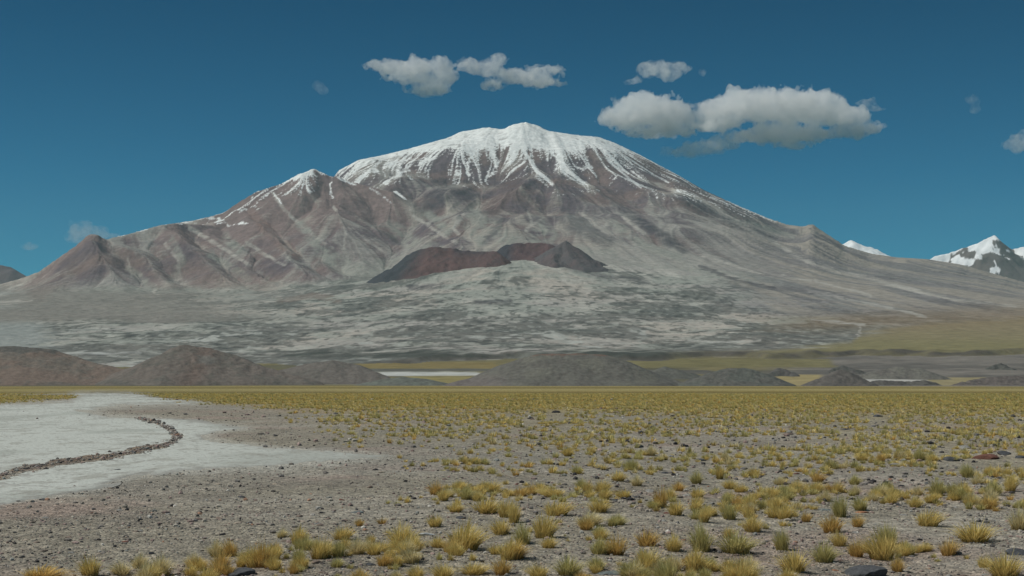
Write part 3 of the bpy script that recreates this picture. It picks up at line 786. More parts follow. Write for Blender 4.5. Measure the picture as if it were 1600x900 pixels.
hill("snow_free_peak", [(-160, 440, 19000), (-60, 420, 19000), (-10, 413, 19000), (12, 416, 19000), (30, 430, 19000), (50, 445, 19000)], 0.6, 900, [(0.105, 0.08, 0.085), (0.12, 0.09, 0.09)], 30, 0.06, mat=M_far, seed=323)

# ------------------------------------------------------------------ haze
def box_mesh(name, x0, x1, y0, y1, z0, z1):
    V = [(x, y, z) for z in (z0, z1) for y in (y0, y1) for x in (x0, x1)]
    return raw_mesh(name, np.array(V, float), quads=[(0, 2, 3, 1), (4, 5, 7, 6), (0, 1, 5, 4), (2, 6, 7, 3), (0, 4, 6, 2), (1, 3, 7, 5)], smooth=False)
hm = box_mesh("haze", -24000, 24000, -24000, 22000, -60, 2600)
m = bpy.data.materials.new("mountain_air"); m.use_nodes = True
nt = m.node_tree
for n in list(nt.nodes): nt.nodes.remove(n)
out = nt.nodes.new("ShaderNodeOutputMaterial"); pv = nt.nodes.new("ShaderNodeVolumePrincipled")
pv.inputs["Color"].default_value = (0.50, 0.86, 0.90, 1); pv.inputs["Density"].default_value = HAZE
pv.inputs["Anisotropy"].default_value = 0.0
nt.links.new(pv.outputs[0], out.inputs["Volume"])
hm.materials.append(m)
meta(link(bpy.data.objects.new("haze", hm)), kind='stuff')

# ------------------------------------------------------------------ clouds
CY = 27500.0
CS = CY / F
def surface_nets(f, ax, ay, az):
    """closed quads around f > 0 on a regular grid"""
    ins = f > 0
    nx, ny, nz = f.shape
    cnt = np.zeros((nx - 1, ny - 1, nz - 1)); acc = np.zeros((nx - 1, ny - 1, nz - 1, 3))
    cor = [(i_, j_, k_) for i_ in (0, 1) for j_ in (0, 1) for k_ in (0, 1)]
    def sub(a, c_): return a[c_[0]:nx - 1 + c_[0], c_[1]:ny - 1 + c_[1], c_[2]:nz - 1 + c_[2]]
    for a_ in cor:
        for d_ in range(3):
            if a_[d_]: continue
            b_ = list(a_); b_[d_] = 1
            fa, fb = sub(f, a_), sub(f, b_)
            m_ = (fa > 0) != (fb > 0)
            t_ = np.where(m_, fa / np.where(m_, fa - fb, 1), 0)
            for e_ in range(3):
                acc[..., e_] += m_ * (a_[e_] + (t_ if e_ == d_ else 0))
            cnt += m_
    act = cnt > 0
    idx = np.full(act.shape, -1); idx[act] = np.arange(act.sum())
    g = np.argwhere(act); off = acc[act] / cnt[act][:, None]
    pos = g + off
    V = np.stack([np.interp(pos[:, 0], np.arange(nx), ax), np.interp(pos[:, 1], np.arange(ny), ay), np.interp(pos[:, 2], np.arange(nz), az)], -1)
    qs_ = []
    def addq(m_, cells, flip):
        g_ = np.argwhere(m_)
        if not len(g_): return
        q_ = np.stack([idx[tuple((g_ + np.array(c_)).T)] for c_ in cells], -1)
        fl = flip[m_]
        q_[fl] = q_[fl][:, ::-1]
        qs_.append(q_[(q_ >= 0).all(1)])
    a0, a1 = ins[:-1, 1:-1, 1:-1], ins[1:, 1:-1, 1:-1]
    addq(a0 != a1, [(0, 0, 0), (0, 1, 0), (0, 1, 1), (0, 0, 1)], a1)
    a0, a1 = ins[1:-1, :-1, 1:-1], ins[1:-1, 1:, 1:-1]
    addq(a0 != a1, [(0, 0, 0), (0, 0, 1), (1, 0, 1), (1, 0, 0)], a1)
    a0, a1 = ins[1:-1, 1:-1, :-1], ins[1:-1, 1:-1, 1:]
    addq(a0 != a1, [(0, 0, 0), (1, 0, 0), (1, 1, 0), (0, 1, 0)], a1)
    return V, np.concatenate(qs_)

def cloud(puffs, dens, label, seed, thr=0.40, depth=1.0):
    pa = np.array(puffs, float)
    st_ = 1.5
    px0, px1 = (pa[:, 0] - pa[:, 2] * 1.5).min() - 6, (pa[:, 0] + pa[:, 2] * 1.5).max() + 6
    pz0, pz1 = (pa[:, 1] - pa[:, 3] * 1.5).min() - 6, (pa[:, 1] + pa[:, 3] * 1.5).max() + 6
    dy_ = max((pa[:, 2] + pa[:, 3]).max() * 0.5 * 1.5, 6) + 6
    ax = np.arange(px0, px1, st_); ay = np.arange(-dy_, dy_, st_ * 1.5); az = np.arange(pz0, pz1, st_)
    A, B, C = np.meshgrid(ax, ay, az, indexing='ij')
    f = np.full(A.shape, -9.0)
    for k_, (x, y, rx, ry) in enumerate(puffs):
        yo = 0.25 * dy_ * math.sin(seed + k_ * 2.4) * (len(puffs) > 3)
        ryy = (rx + ry) * 0.5
        below = np.where(C > y, 0.75, 1.0)            # C is a photo row: flatter underneath
        e_ = 1 - np.sqrt(((A - x) / rx) ** 2 + ((B - yo) / ryy) ** 2 + ((C - y) / (ry * below)) ** 2)
        g_ = e_ * min(ry, 16)
        h_ = np.maximum(6 - np.abs(f - g_), 0) / 6
        f = np.maximum(f, g_) + h_ * h_ * 1.5
    a_, b_, c_ = A.ravel(), B.ravel(), C.ravel()
    k_ = min(1.0, pa[:, 3].max() / 14.0 + 0.15)
    nz_ = np.zeros(len(a_))
    for s_, w_ in ((15., 7.5), (7., 6.0), (3.6, 3.6)):
        nz_ += w_ * k_ * (vnoise3(a_ / s_ + seed, b_ / s_, c_ / s_, seed) - 0.42)
    f = f + nz_.reshape(f.shape)
    f[0] = f[-1] = -5; f[:, 0] = f[:, -1] = -5; f[:, :, 0] = f[:, :, -1] = -5
    V, quads = surface_nets(f, ax, ay, az)
    V = np.stack([(V[:, 0] - 800) * CS, CY + V[:, 1] * CS, CAMZ + (HZ - V[:, 2]) * CS], -1)
    vc = V - V.mean(0)
    vol = np.einsum('ij,ij->i', vc[quads[:, 0]], np.cross(vc[quads[:, 1]], vc[quads[:, 2]])).sum() + np.einsum('ij,ij->i', vc[quads[:, 0]], np.cross(vc[quads[:, 2]], vc[quads[:, 3]])).sum()
    if vol < 0: quads = quads[:, ::-1]
    cen = V.mean(0)
    me = raw_mesh("cloud", V - cen, quads=quads)
    m = bpy.data.materials.new("cloud_vapour"); m.use_nodes = True
    nt = m.node_tree
    for q_ in list(nt.nodes): nt.nodes.remove(q_)
    out = nt.nodes.new("ShaderNodeOutputMaterial"); pv = nt.nodes.new("ShaderNodeVolumePrincipled")
    pv.inputs["Color"].default_value = (0.995, 0.995, 0.99, 1); pv.inputs["Anisotropy"].default_value = 0.2
    geo = nt.nodes.new("ShaderNodeNewGeometry")
    no = nt.nodes.new("ShaderNodeTexNoise"); no.inputs["Scale"].default_value = 1 / 160.0; no.inputs["Detail"].default_value = 5
    no.inputs["Roughness"].default_value = 0.7
    nt.links.new(geo.outputs["Position"], no.inputs["Vector"])
    mr = nt.nodes.new("ShaderNodeMapRange"); mr.inputs[1].default_value = thr; mr.inputs[2].default_value = thr + 0.32
    mr.inputs[3].default_value = 0.0; mr.inputs[4].default_value = dens
    nt.links.new(no.outputs[0], mr.inputs[0]); nt.links.new(mr.outputs[0], pv.inputs["Density"])
    nt.links.new(pv.outputs[0], out.inputs["Volume"])
    me.materials.append(m)
    ob = link(bpy.data.objects.new("cloud", me)); ob.location = cen
    return meta(ob, label, "cloud")

CD = 0.0085
cloud([(650, 112, 26, 18), (620, 108, 24, 9), (600, 102, 22, 5), (640, 124, 30, 12), (672, 132, 26, 14), (690, 108, 18, 16), (700, 122, 16, 14), (660, 142, 22, 6)], CD,
      "white cloud with a pointed left end, leftmost of the pair high above the summit", 11, 0.36)
cloud([(735, 106, 20, 10), (765, 110, 22, 12), (778, 98, 16, 12), (800, 118, 26, 12), (830, 124, 26, 11), (850, 130, 22, 9), (866, 108, 16, 5), (845, 114, 20, 6), (768, 134, 14, 8)], CD,
      "ragged white cloud straight above the snowy summit, right of its close neighbour", 12, 0.37)
cloud([(1030, 108, 24, 14), (1045, 116, 20, 12), (1012, 112, 16, 14), (1062, 106, 12, 9), (985, 128, 10, 4)], CD * 0.8, "small ragged white cloud above the long cloud bank", 13, 0.40)
cloud([(1097, 113, 6, 6)], CD * 0.4, "tiny round wisp just right of the small ragged cloud", 14, 0.38)
cloud([(985, 178, 34, 24), (1020, 180, 38, 26), (1055, 184, 32, 24), (960, 186, 26, 16), (1000, 162, 26, 16), (1030, 204, 46, 8)], CD,
      "broad pale cloud over the right shoulder of the volcano, left of the biggest one", 15, 0.34)
cloud([(1130, 180, 40, 24), (1180, 170, 44, 26), (1150, 150, 20, 18), (1230, 172, 46, 28), (1280, 172, 42, 28), (1285, 155, 22, 14), (1320, 186, 32, 18), (1220, 206, 50, 16), (1260, 212, 34, 12), (1345, 204, 30, 8), (1100, 184, 16, 20), (1110, 200, 24, 10), (1180, 212, 40, 9), (1320, 208, 30, 9), (1235, 228, 22, 7)], CD,
      "biggest white cloud, long and flat based, right of the summit", 16, 0.34)
cloud([(1355, 162, 14, 8), (1365, 170, 12, 4)], CD * 0.5, "small wisp at the right tip of the biggest cloud", 17, 0.40)
cloud([(1100, 232, 36, 11), (1130, 224, 24, 10), (1070, 240, 26, 8), (1145, 226, 10, 6)], CD * 0.6, "thin low cloud under the long bank, close to the volcano slope", 18, 0.38)
cloud([(130, 362, 20, 14), (150, 364, 18, 12), (120, 372, 14, 9), (172, 370, 16, 6)], CD * 0.35, "faint cloud behind the pointed left end of the ridge", 19, 0.38)
cloud([(505, 140, 9, 9), (497, 134, 7, 6)], CD * 0.22, "faint tiny wisp alone in the sky left of the cloud pair", 20, 0.38)
cloud([(1590, 226, 18, 16), (1606, 216, 16, 14)], CD * 0.5, "cloud cut off by the right edge of the picture", 21, 0.38)
cloud([(1519, 158, 10, 8), (1522, 172, 8, 8)], CD * 0.22, "faint tiny wisp high at the right, left of the cloud at the edge", 22, 0.40)
cloud([(44, 386, 14, 7)], CD * 0.2, "very faint wisp low in the sky at the far left", 23, 0.38)

# ------------------------------------------------------------------ stones
def icosa(sub):
    import bmesh
    bm = bmesh.new(); bmesh.ops.create_icosphere(bm, subdivisions=sub, radius=1.0)
    V = np.array([v.co[:] for v in bm.verts]); T = np.array([[v.index for v in f.verts] for f in bm.faces]); bm.free()
    return V, T
IC1 = icosa(1); IC3 = icosa(3)
rng = np.random.default_rng(7)

PAL = np.array([(0.30, 0.265, 0.225), (0.24, 0.215, 0.19), (0.33, 0.25, 0.22), (0.17, 0.16, 0.15), (0.40, 0.36, 0.30), (0.28, 0.205, 0.18),
                (0.07, 0.065, 0.062), (0.045, 0.043, 0.045), (0.55, 0.52, 0.46), (0.30, 0.30, 0.27), (0.36, 0.22, 0.15)])
PW = np.array([.2, .18, .13, .11, .1, .09, .06, .04, .035, .04, .015]); PW /= PW.sum()

def mat_stone(name):
    m = mat_terrain(name, 22.0, 0.30, 0.01, 40.0)
    return m
M_stone = mat_stone("stone")

gx, gy = [], []
def rand_stone_pos(n):
    p = rng.uniform(-60, 1660, n); q = 592 + (rng.uniform(0, 1, n) ** 0.8) * 318
    q = np.clip(q, 625, 912)
    return p, q
n = 52000
p, q = rand_stone_pos(n)
X_, Y_ = on_ground(p, q)
sdv = salt_sd(p, q, X_, Y_); bmv = berm_mask(p, q, X_, Y_)
keepv = (rng.uniform(0, 1, n) < np.clip(0.015 + sstep(12, -12, sdv), 0, 1)) | (bmv > 0.4)
keepv &= (q > 640) | (rng.uniform(0, 1, n) < 0.25)
p, q, X_, Y_, bmv, sdv = p[keepv], q[keepv], X_[keepv], Y_[keepv], bmv[keepv], sdv[keepv]
# extra stones on the berm
nb_ = 2000
bi = rng.uniform(2, 10, nb_); bp = np.interp(bi, range(11), [b_[0] for b_ in BERM]); bq = np.interp(bi, range(11), [b_[1] for b_ in BERM])
bp = bp + rng.normal(0, 3, nb_); bq = bq + rng.normal(0, 4.0, nb_) * np.interp(bi, [2, 6, 8, 10], [.9, .75, .5, .3])
bx, by = on_ground(bp, bq)
p = np.concatenate([p, bp]); q = np.concatenate([q, bq]); X_ = np.concatenate([X_, bx]); Y_ = np.concatenate([Y_, by])
isb = np.concatenate([np.zeros(len(bmv)), np.ones(nb_)])
n = len(p)
spx = 0.7 + 0.9 * rng.pareto(2.6, n)                # half size in photo px
spx = np.minimum(spx, 5.5) * np.interp(q, [640, 700, 760, 900], [0.8, 0.9, 1.0, 1.25])
spx = np.where(isb > 0, np.clip(0.8 + 0.8 * rng.pareto(2.6, n), 0, 3.4), spx)
right_boost = np.where((p > 820) & (q > 640) & (q < 790) & (rng.uniform(0, 1, n) < 0.16), 2.3, 1.0)
spx *= right_boost
rad = spx * Y_ / F
rad = np.where(Y_ > 55, np.minimum(rad, 0.14), rad)
Z_ = ground_h(X_, Y_) + rad * 0.22
clump = fbm(X_ * 0.5, Y_ * 0.5, 3, 95)
keepv = (isb > 0) | (rng.uniform(0, 1, n) < 0.62 + 0.45 * clump) 
p, q, X_, Y_, Z_, rad, spx, isb = [a[keepv] for a in (p, q, X_, Y_, Z_, rad, spx, isb)]
ci = rng.choice(len(PAL), len(p), p=PW)
ci = np.where((spx > 2.8) & (q < 790) & (p > 780) & (isb < 1) & (rng.uniform(0, 1, len(p)) < 0.5), rng.choice([6, 7, 3, 1], len(p)), ci)
order = np.argsort(-spx)
vis = (p > 6) & (p < 1594) & (q < 893)
big = order[vis[order]][:270]
isbig = np.zeros(len(p), bool); isbig[big] = True
sm = np.where(~isbig)[0]
def stone_soup(idx, name):
    V0, T0 = IC1
    n = len(idx)
    sc3 = np.stack([rng.uniform(0.8, 1.5, n), rng.uniform(0.7, 1.2, n), rng.uniform(0.55, 1.0, n)], -1)
    a = rng.uniform(0, 6.28, n); ca, sa = np.cos(a), np.sin(a)
    V = V0[None] * (1 + rng.uniform(-0.25, 0.25, (n, len(V0), 1))) * sc3[:, None, :]
    x = V[..., 0] * ca[:, None] - V[..., 1] * sa[:, None]; y = V[..., 0] * sa[:, None] + V[..., 1] * ca[:, None]
    V = np.stack([x, y, V[..., 2]], -1) * rad[idx][:, None, None] + np.stack([X_[idx], Y_[idx], Z_[idx]], -1)[:, None, :]
    T = (T0[None] + (np.arange(n) * len(V0))[:, None, None]).reshape(-1, 3)
    col = np.repeat(PAL[ci[idx]] * rng.uniform(0.75, 1.25, (n, 1)), len(V0), 0)
    me = raw_mesh(name, V.reshape(-1, 3), tris=T, smooth=False, col=col.astype(np.float32))
    me.materials.append(M_stone)
    return meta(link(bpy.data.objects.new(name, me)), "loose brown and grey gravel covering the plain", "gravel", kind='stuff')
stone_soup(sm, "gravel")

def rock_mesh(seed, col, flat=0.55, elong=1.3):
    V, T = IC3
    r_ = np.random.default_rng(seed)
    V = V.copy()
    for k_ in range(9):                       # chip planes off the stone
        nrm = r_.normal(size=3); nrm /= np.linalg.norm(nrm); dd = r_.uniform(0.55, 0.85)
        s_ = V @ nrm
        V -= np.where(s_ > dd, s_ - dd, 0)[:, None] * nrm * 0.92
    V *= (1 + 0.10 * (vnoise3(V[:, 0] * 2.5 + 5, V[:, 1] * 2.5, V[:, 2] * 2.5, seed) - 0.5) + 0.06 * (vnoise3(V[:, 0] * 7 + 5, V[:, 1] * 7, V[:, 2] * 7, seed) - 0.5))[:, None]
    V *= np.array((elong, 1.0, flat))
    V[:, 2] += 0.18 * flat
    V /= np.abs(V[:, 0]).max()
    c_ = np.array(col) * (0.9 + 0.25 * vnoise3(V[:, 0] * 4, V[:, 1] * 4, V[:, 2] * 4, seed)[:, None])
    me = raw_mesh("rock", V, tris=T, smooth=False, col=c_.astype(np.float32))
    me.materials.append(M_stone)
    return me
RK = {}
for nm, cl, fl in (("dark", (0.085, 0.088, 0.092), .62), ("black", (0.035, 0.035, 0.037), .7), ("grey", (0.25, 0.245, 0.225), .45), ("brown", (0.21, 0.165, 0.135), .6),
                   ("red", (0.17, 0.085, 0.065), .5), ("blue", (0.15, 0.175, 0.17), .35), ("white", (0.46, 0.48, 0.48), .3), ("tan", (0.38, 0.32, 0.25), .5), ("orange", (0.33, 0.16, 0.09), .3)):
    RK[nm] = [rock_mesh(500 + 7 * len(RK) + j, cl, fl * (0.8 + 0.2 * j), 1.2 + 0.25 * j) for j in range(3)]
first = {}
def put_rock(kind, j, x, y, r_, rz, label, group=None, sink=0.0, sc3=None):
    o = link(bpy.data.objects.new("rock", RK[kind][j]))
    o.location = (x, y, float(ground_h(np.array([x]), np.array([y]))[0]) - sink)
    o.scale = sc3 or (r_, r_, r_)
    o.rotation_euler = (random.uniform(-.15, .15), random.uniform(-.15, .15), rz)
    return meta(o, label, "rock", group)
random.seed(4)
NR = [(380, 898, 27, "dark", 0, "large dark rock at the bottom edge, between two golden tussocks left of centre"),
      (1356, 898, 36, "dark", 0, "largest dark rock, at the bottom edge below the big tussock right of centre"),
      (1590, 866, 21, "dark", 0, "dark rock cut off by the right edge near the bottom corner"),
      (1488, 720, 18, "dark", 1, "long dark rock on the right, left of the reddish slab"),
      (1541, 717, 22, "red", 0, "reddish brown slab among dark rocks on the right"),
      (1569, 708, 12, "dark", 0, "dark blocky rock just behind the reddish slab"),
      (1596, 716, 11, "dark", 2, "dark rock at the right edge, level with the reddish slab"),
      (1402, 728, 14, "grey", 1, "low grey rock heap left of the long dark rock"),
      (1432, 858, 19, "blue", 1, "flat pale blue-grey rock right of the tussock by the largest dark rock"),
      (950, 896, 22, "blue", 0, "flat blue-grey slab at the bottom edge near the middle"),
      (668, 836, 16, "white", 2, "flat whitish stone between two golden tussocks left of the middle"),
      (560, 801, 13, "blue", 2, "pale greenish grey stone alone on the gravel above the tussocks"),
      (580, 883, 9, "dark", 2, "small dark stone among tussocks at the bottom left of centre"),
      (497, 880, 11, "brown", 1, "rounded brown stone beneath a clump of tussocks at the bottom"),
      (868, 645, 8, "black", 0, "black rock standing alone in the far grass above the middle"),
      (829, 655, 6, "black", 1, "low black rock left of and nearer than the one in the far grass"),
      (1231, 679, 9, "brown", 0, "dark brown pointed rock far out on the right side of the plain"),
      (1322, 671, 7, "dark", 1, "slanted dark rock in the far grass right of the pointed brown one"),
      (587, 735, 6, "black", 1, "small black stone on bare gravel right of the white tongue of salt"),
      (503, 802, 6, "black", 2, "small black stone left of the pale greenish grey stone"),
      (1345, 801, 13, "orange", 1, "thin orange slab between tussocks on the right"),
      (1305, 772, 10, "dark", 1, "dark bluish stone behind tussocks on the right"),
      (1291, 797, 12, "blue", 0, "grey-blue stone left of the tall tussock on the right"),
      (1095, 720, 9, "dark", 2, "dark stone on the bare strip right of the middle"),
      (1160, 765, 10, "dark", 0, "dark low stone right of the middle"),
      (178, 708, 7, "grey", 0, "pale grey block topping the stone bank on the salt flat"),
      (68, 727, 5, "black", 1, "black stone on top of the stone bank at the left"),
      (39, 733, 5, "black", 0, "black stone on the stone bank nearest the left edge"),
      (720, 811, 8, "dark", 0, "dark stone left of the middle between golden tussocks"),
      (1372, 651, 9, "dark", 1, "dark rock at the back edge of the stony ground on the right")]
LAND = {(380, 897): "the large dark rock at the bottom edge left of centre", (1356, 897): "the largest dark rock at the bottom edge",
        (1592, 864): "the dark rock cut off by the right edge", (1488, 720): "the long dark rock on the right", (1541, 717): "the reddish slab on the right",
        (1432, 858): "the flat blue-grey rock at the lower right", (950, 896): "the blue-grey slab at the bottom edge", (668, 836): "the flat whitish stone",
        (560, 801): "the pale greenish grey stone", (868, 645): "the black rock in the far grass", (1231, 679): "the pointed dark brown rock",
        (587, 735): "the small black stone by the salt tongue", (1345, 801): "the thin orange slab", (1291, 797): "the grey-blue stone on the right",
        (1095, 720): "the dark stone on the bare strip", (178, 708): "the pale block on the stone bank", (39, 733): "the black stone nearest the bank's left end",
        (865, 776): "the low wide golden tussock left of the middle", (1125, 750): "the slim upright tussock on bare gravel", (726, 859): "the big round tussock left of the middle",
        (141, 899): "the upright tussock nearest the left corner", (1010, 896): "the big golden tussock at the bottom edge", (1570, 902): "the big tussock in the right corner",
        (1313, 808): "the tall tussock by the orange slab", (1150, 864): "the widest olive tussock", (1523, 846): "the wide double tussock on the right",
        (995, 759): "the small upright tussock on the bare strip", (338, 869): "the left one of the two touching tussocks", (562, 822): "the tiny tussock below the greenish grey stone",
        (1578, 768): "the golden tussock near the right edge", (1376, 722): "the round amber tussock far out on the right", (1033, 792): "the dark based tussock right of the middle"}
def neighbour_labels(items, noun, named):
    """items: list of (px, py, own label or None). The nearest and the next nearest on each side of a landmark are called by it."""
    out_ = {}
    for lk, ltxt in LAND.items():
        cand = {}
        for i_, (a_, b_) in enumerate(items):
            dx_, dy_ = a_ - lk[0], (b_ - lk[1]) * 1.6
            d_ = math.hypot(dx_, dy_)
            if d_ < 3 or d_ > 130: continue
            side = ("right of" if dx_ > 0 else "left of") if abs(dx_) > abs(dy_) else ("in front of" if dy_ > 0 else "behind")
            cand.setdefault(side, []).append((d_, i_))
        for side, l_ in cand.items():
            l_.sort()
            for rank, (d_, i_) in enumerate(l_[:4]):
                if i_ in named: continue
                if i_ not in out_ or out_[i_][0] > d_:
                    out_[i_] = (d_, ("nearest ", "second nearest ", "third nearest ", "fourth nearest ")[rank] + noun + " " + side + " " + ltxt)
    return {k_: v_[1] for k_, v_ in out_.items()}
for (p_, q_, r_, kd, j, lb) in NR:
    x, y = on_surface(p_, q_)
    s_ = r_ * y / F
    put_rock(kd, j, float(x), float(y), s_, random.uniform(-.35, .35), lb, "single rocks on the plain", sink=s_ * 0.06)
stone_items = [(float(p[i]), float(q[i])) for i in big] + [(a[0], a[1]) for a in NR]
NLS = neighbour_labels(stone_items, 'stone', set(range(len(big), len(stone_items))))
kinds_by_ci = ["tan", "brown", "red", "grey", "tan", "brown", "dark", "black", "white", "grey", "orange"]
for bi_, i in enumerate(big):
    kd = kinds_by_ci[ci[i]]
    if kd == "white": kd = "tan"
    if kd == "red" and random.random() < .6: kd = "brown"
    lb = {"tan": "small tan stone", "brown": "small brown stone", "red": "small reddish stone", "grey": "small grey stone", "dark": "small dark stone",
          "black": "small black stone", "orange": "small orange stone"}[kd]
    lb += " in the row of stones between the salt patches" if isb[i] > 0 else " lying loose on the gravel plain"
    lb = NLS.get(bi_, lb)
    put_rock(kd, random.randrange(3), float(X_[i]), float(Y_[i]), float(rad[i]) * 1.15, random.uniform(0, 6.28), lb,
             "stones of the bank on the salt flat" if isb[i] > 0 else "loose stones on the gravel plain", sink=float(rad[i]) * 0.1)

# ------------------------------------------------------------------ grass tussocks
M_grass, nt, b = new_mat("dry_grass")
at = nt.nodes.new("ShaderNodeVertexColor"); at.layer_name = "col"
nt.links.new(at.outputs[0], b.inputs["Base Color"])
b.inputs["Roughness"].default_value = 0.75
tr = nt.nodes.new("ShaderNodeBsdfTranslucent"); nt.links.new(at.outputs[0], tr.inputs[0])
mx_ = nt.nodes.new("ShaderNodeMixShader"); mx_.inputs[0].default_value = 0.3
outn = [n_ for n_ in nt.nodes if n_.type == 'OUTPUT_MATERIAL'][0]
nt.links.new(b.outputs[0], mx_.inputs[1]); nt.links.new(tr.outputs[0], mx_.inputs[2]); nt.links.new(mx_.outputs[0], outn.inputs[0])

HUES = {"gold": ((0.80, 0.65, 0.25), (0.50, 0.36, 0.12)), "amber": ((0.76, 0.56, 0.20), (0.50, 0.30, 0.10)),
        "olive": ((0.64, 0.58, 0.25), (0.42, 0.34, 0.12)), "straw": ((0.80, 0.70, 0.40), (0.52, 0.40, 0.18))}
def blades(n, rs, segs, wid, hue, seed, shape=1.0, lean=0.0):
    """tussock of unit half-width and unit height"""
    r_ = np.random.default_rng(seed)
    az = r_.uniform(0, 6.283, n); rb = np.sqrt(r_.uniform(0, 1, n)) * 0.42
    out_ = rb / 0.42 * r_.uniform(0.4, 1.35, n) * shape + r_.uniform(0, .5, n) ** 2
    hh = r_.uniform(0.55, 1.0, n) * (1.12 - 0.42 * (rb / 0.42) ** 1.5) * (1 + 0.12 * np.sin(az * 2 + seed))
    az2 = az + r_.normal(0, .5, n)
    V, T, C = [], [], []
    tip = np.array(HUES[hue][0]); low = np.array(HUES[hue][1])
    ts = np.linspace(0, 1, segs + 1)
    perp = az2 + 1.57 + r_.normal(0, .5, n)
    bri = r_.uniform(0.65, 1.3, n)[:, None]
    huev = r_.uniform(-.5, .5, n)[:, None] * np.array([[0.06, -0.01, -0.02]])
    pts = []
    for t in ts:
        rad_ = rb + out_ * (0.62 * t ** 1.6)
        x = np.cos(az) * rb + np.cos(az2) * (rad_ - rb) + lean * t * t; y = np.sin(az) * rb + np.sin(az2) * (rad_ - rb)
        z = hh * (t - 0.18 * t ** 3 * out_) * 1.08
        w = wid * (1 - t * 0.85)
        a = np.stack([x - np.cos(perp) * w, y - np.sin(perp) * w, z], -1); b_ = np.stack([x + np.cos(perp) * w, y + np.sin(perp) * w, z], -1)
        pts += [a, b_]
        cc = (low * (1 - t) ** 1.5 + tip * (1 - (1 - t) ** 1.5)) * bri + huev * t
        C += [cc, cc]
    V = np.stack(pts, 1)                                # n, 2*(segs+1), 3
    C = np.clip(np.stack(C, 1), 0.01, 1)
    q_ = []
    for s_ in range(segs):
        q_.append([2 * s_, 2 * s_ + 1, 2 * s_ + 3, 2 * s_ + 2])
    Qd = (np.array(q_)[None] + (np.arange(n) * V.shape[1])[:, None, None]).reshape(-1, 4)
    return V.reshape(-1, 3), Qd, C.reshape(-1, 3)
TM = {}
for hn in HUES:
    TM[hn] = []
    for j in range(4):
        V, Qd, C = blades(360, 1, 3, 0.021, hn, 900 + 13 * j + len(TM) * 101, [0.8, 1.15, 1.0, 1.3][j], [0.12, -0.1, 0.2, 0][j])
        me = raw_mesh("tussock", V, quads=Qd, smooth=True, col=C.astype(np.float32)); me.materials.append(M_grass)
        TM[hn].append(me)

TU = [(65,903,70,18),(141,899,36,28),(190,898,34,20),(218,888,30,22),(250,898,40,28),(338,869,26,24),(360,869,28,25),(340,899,28,24),(398,886,34,32),
 (410,886,28,38),(440,840,18,14),(466,850,28,26),(478,860,24,22),(500,873,36,32),(535,843,34,20),(530,870,30,24),(558,866,30,24),(526,886,24,14),(562,822,14,12),
 (580,848,16,14),(628,853,44,34),(645,862,34,26),(600,883,28,20),(642,878,40,20),(680,823,26,18),(726,859,60,40),(712,800,24,16),(760,802,46,24),(722,777,20,10),
 (768,768,30,16),(790,808,30,26),(783,834,32,24),(795,874,36,30),(740,897,44,18),(785,898,30,26),(775,866,24,16),(865,776,40,14),(822,771,12,10),(908,762,18,14),
 (940,770,28,20),(995,759,20,16),(922,777,16,14),(975,778,24,14),(1033,792,24,28),(1060,767,20,14),(1090,778,24,16),(1125,750,16,22),(1088,756,20,20),(803,817,22,30),
 (870,805,46,22),(936,800,32,22),(920,821,42,20),(850,840,40,34),(818,850,30,30),(806,873,34,28),(857,856,26,18),(966,820,26,16),(1056,805,28,24),(1100,816,20,24),
 (1140,811,26,24),(1170,803,16,14),(1176,831,32,26),(1138,841,20,18),(936,866,32,24),(962,867,38,30),(1011,853,36,24),(1052,861,26,26),(1096,861,38,40),(1085,895,26,40),
 (1150,864,56,32),(1010,896,44,38),(985,903,40,24),(888,898,42,28),(842,902,34,20),(1140,896,28,24),(1168,902,42,28),(1347,720,22,12),(1376,722,18,14),(1440,719,18,12),
 (1458,721,18,12),(1278,753,24,16),(1335,757,20,14),(1512,746,24,20),(1527,757,20,16),(1465,775,26,26),(1550,774,28,22),(1578,768,22,24),(1502,781,24,20),(1290,784,22,18),
 (1372,775,22,14),(1313,808,28,32),(1345,797,28,20),(1430,793,20,18),(1545,795,30,18),(1226,812,28,24),(1214,796,22,20),(1340,823,22,18),(1450,822,42,24),(1523,846,58,30),
 (1592,828,34,32),(1300,832,36,26),(1312,853,26,22),(1222,860,28,32),(1288,878,38,30),(1378,874,52,40),(1387,851,34,30),(1402,893,22,22),(1240,894,46,34),(1570,902,54,36)]
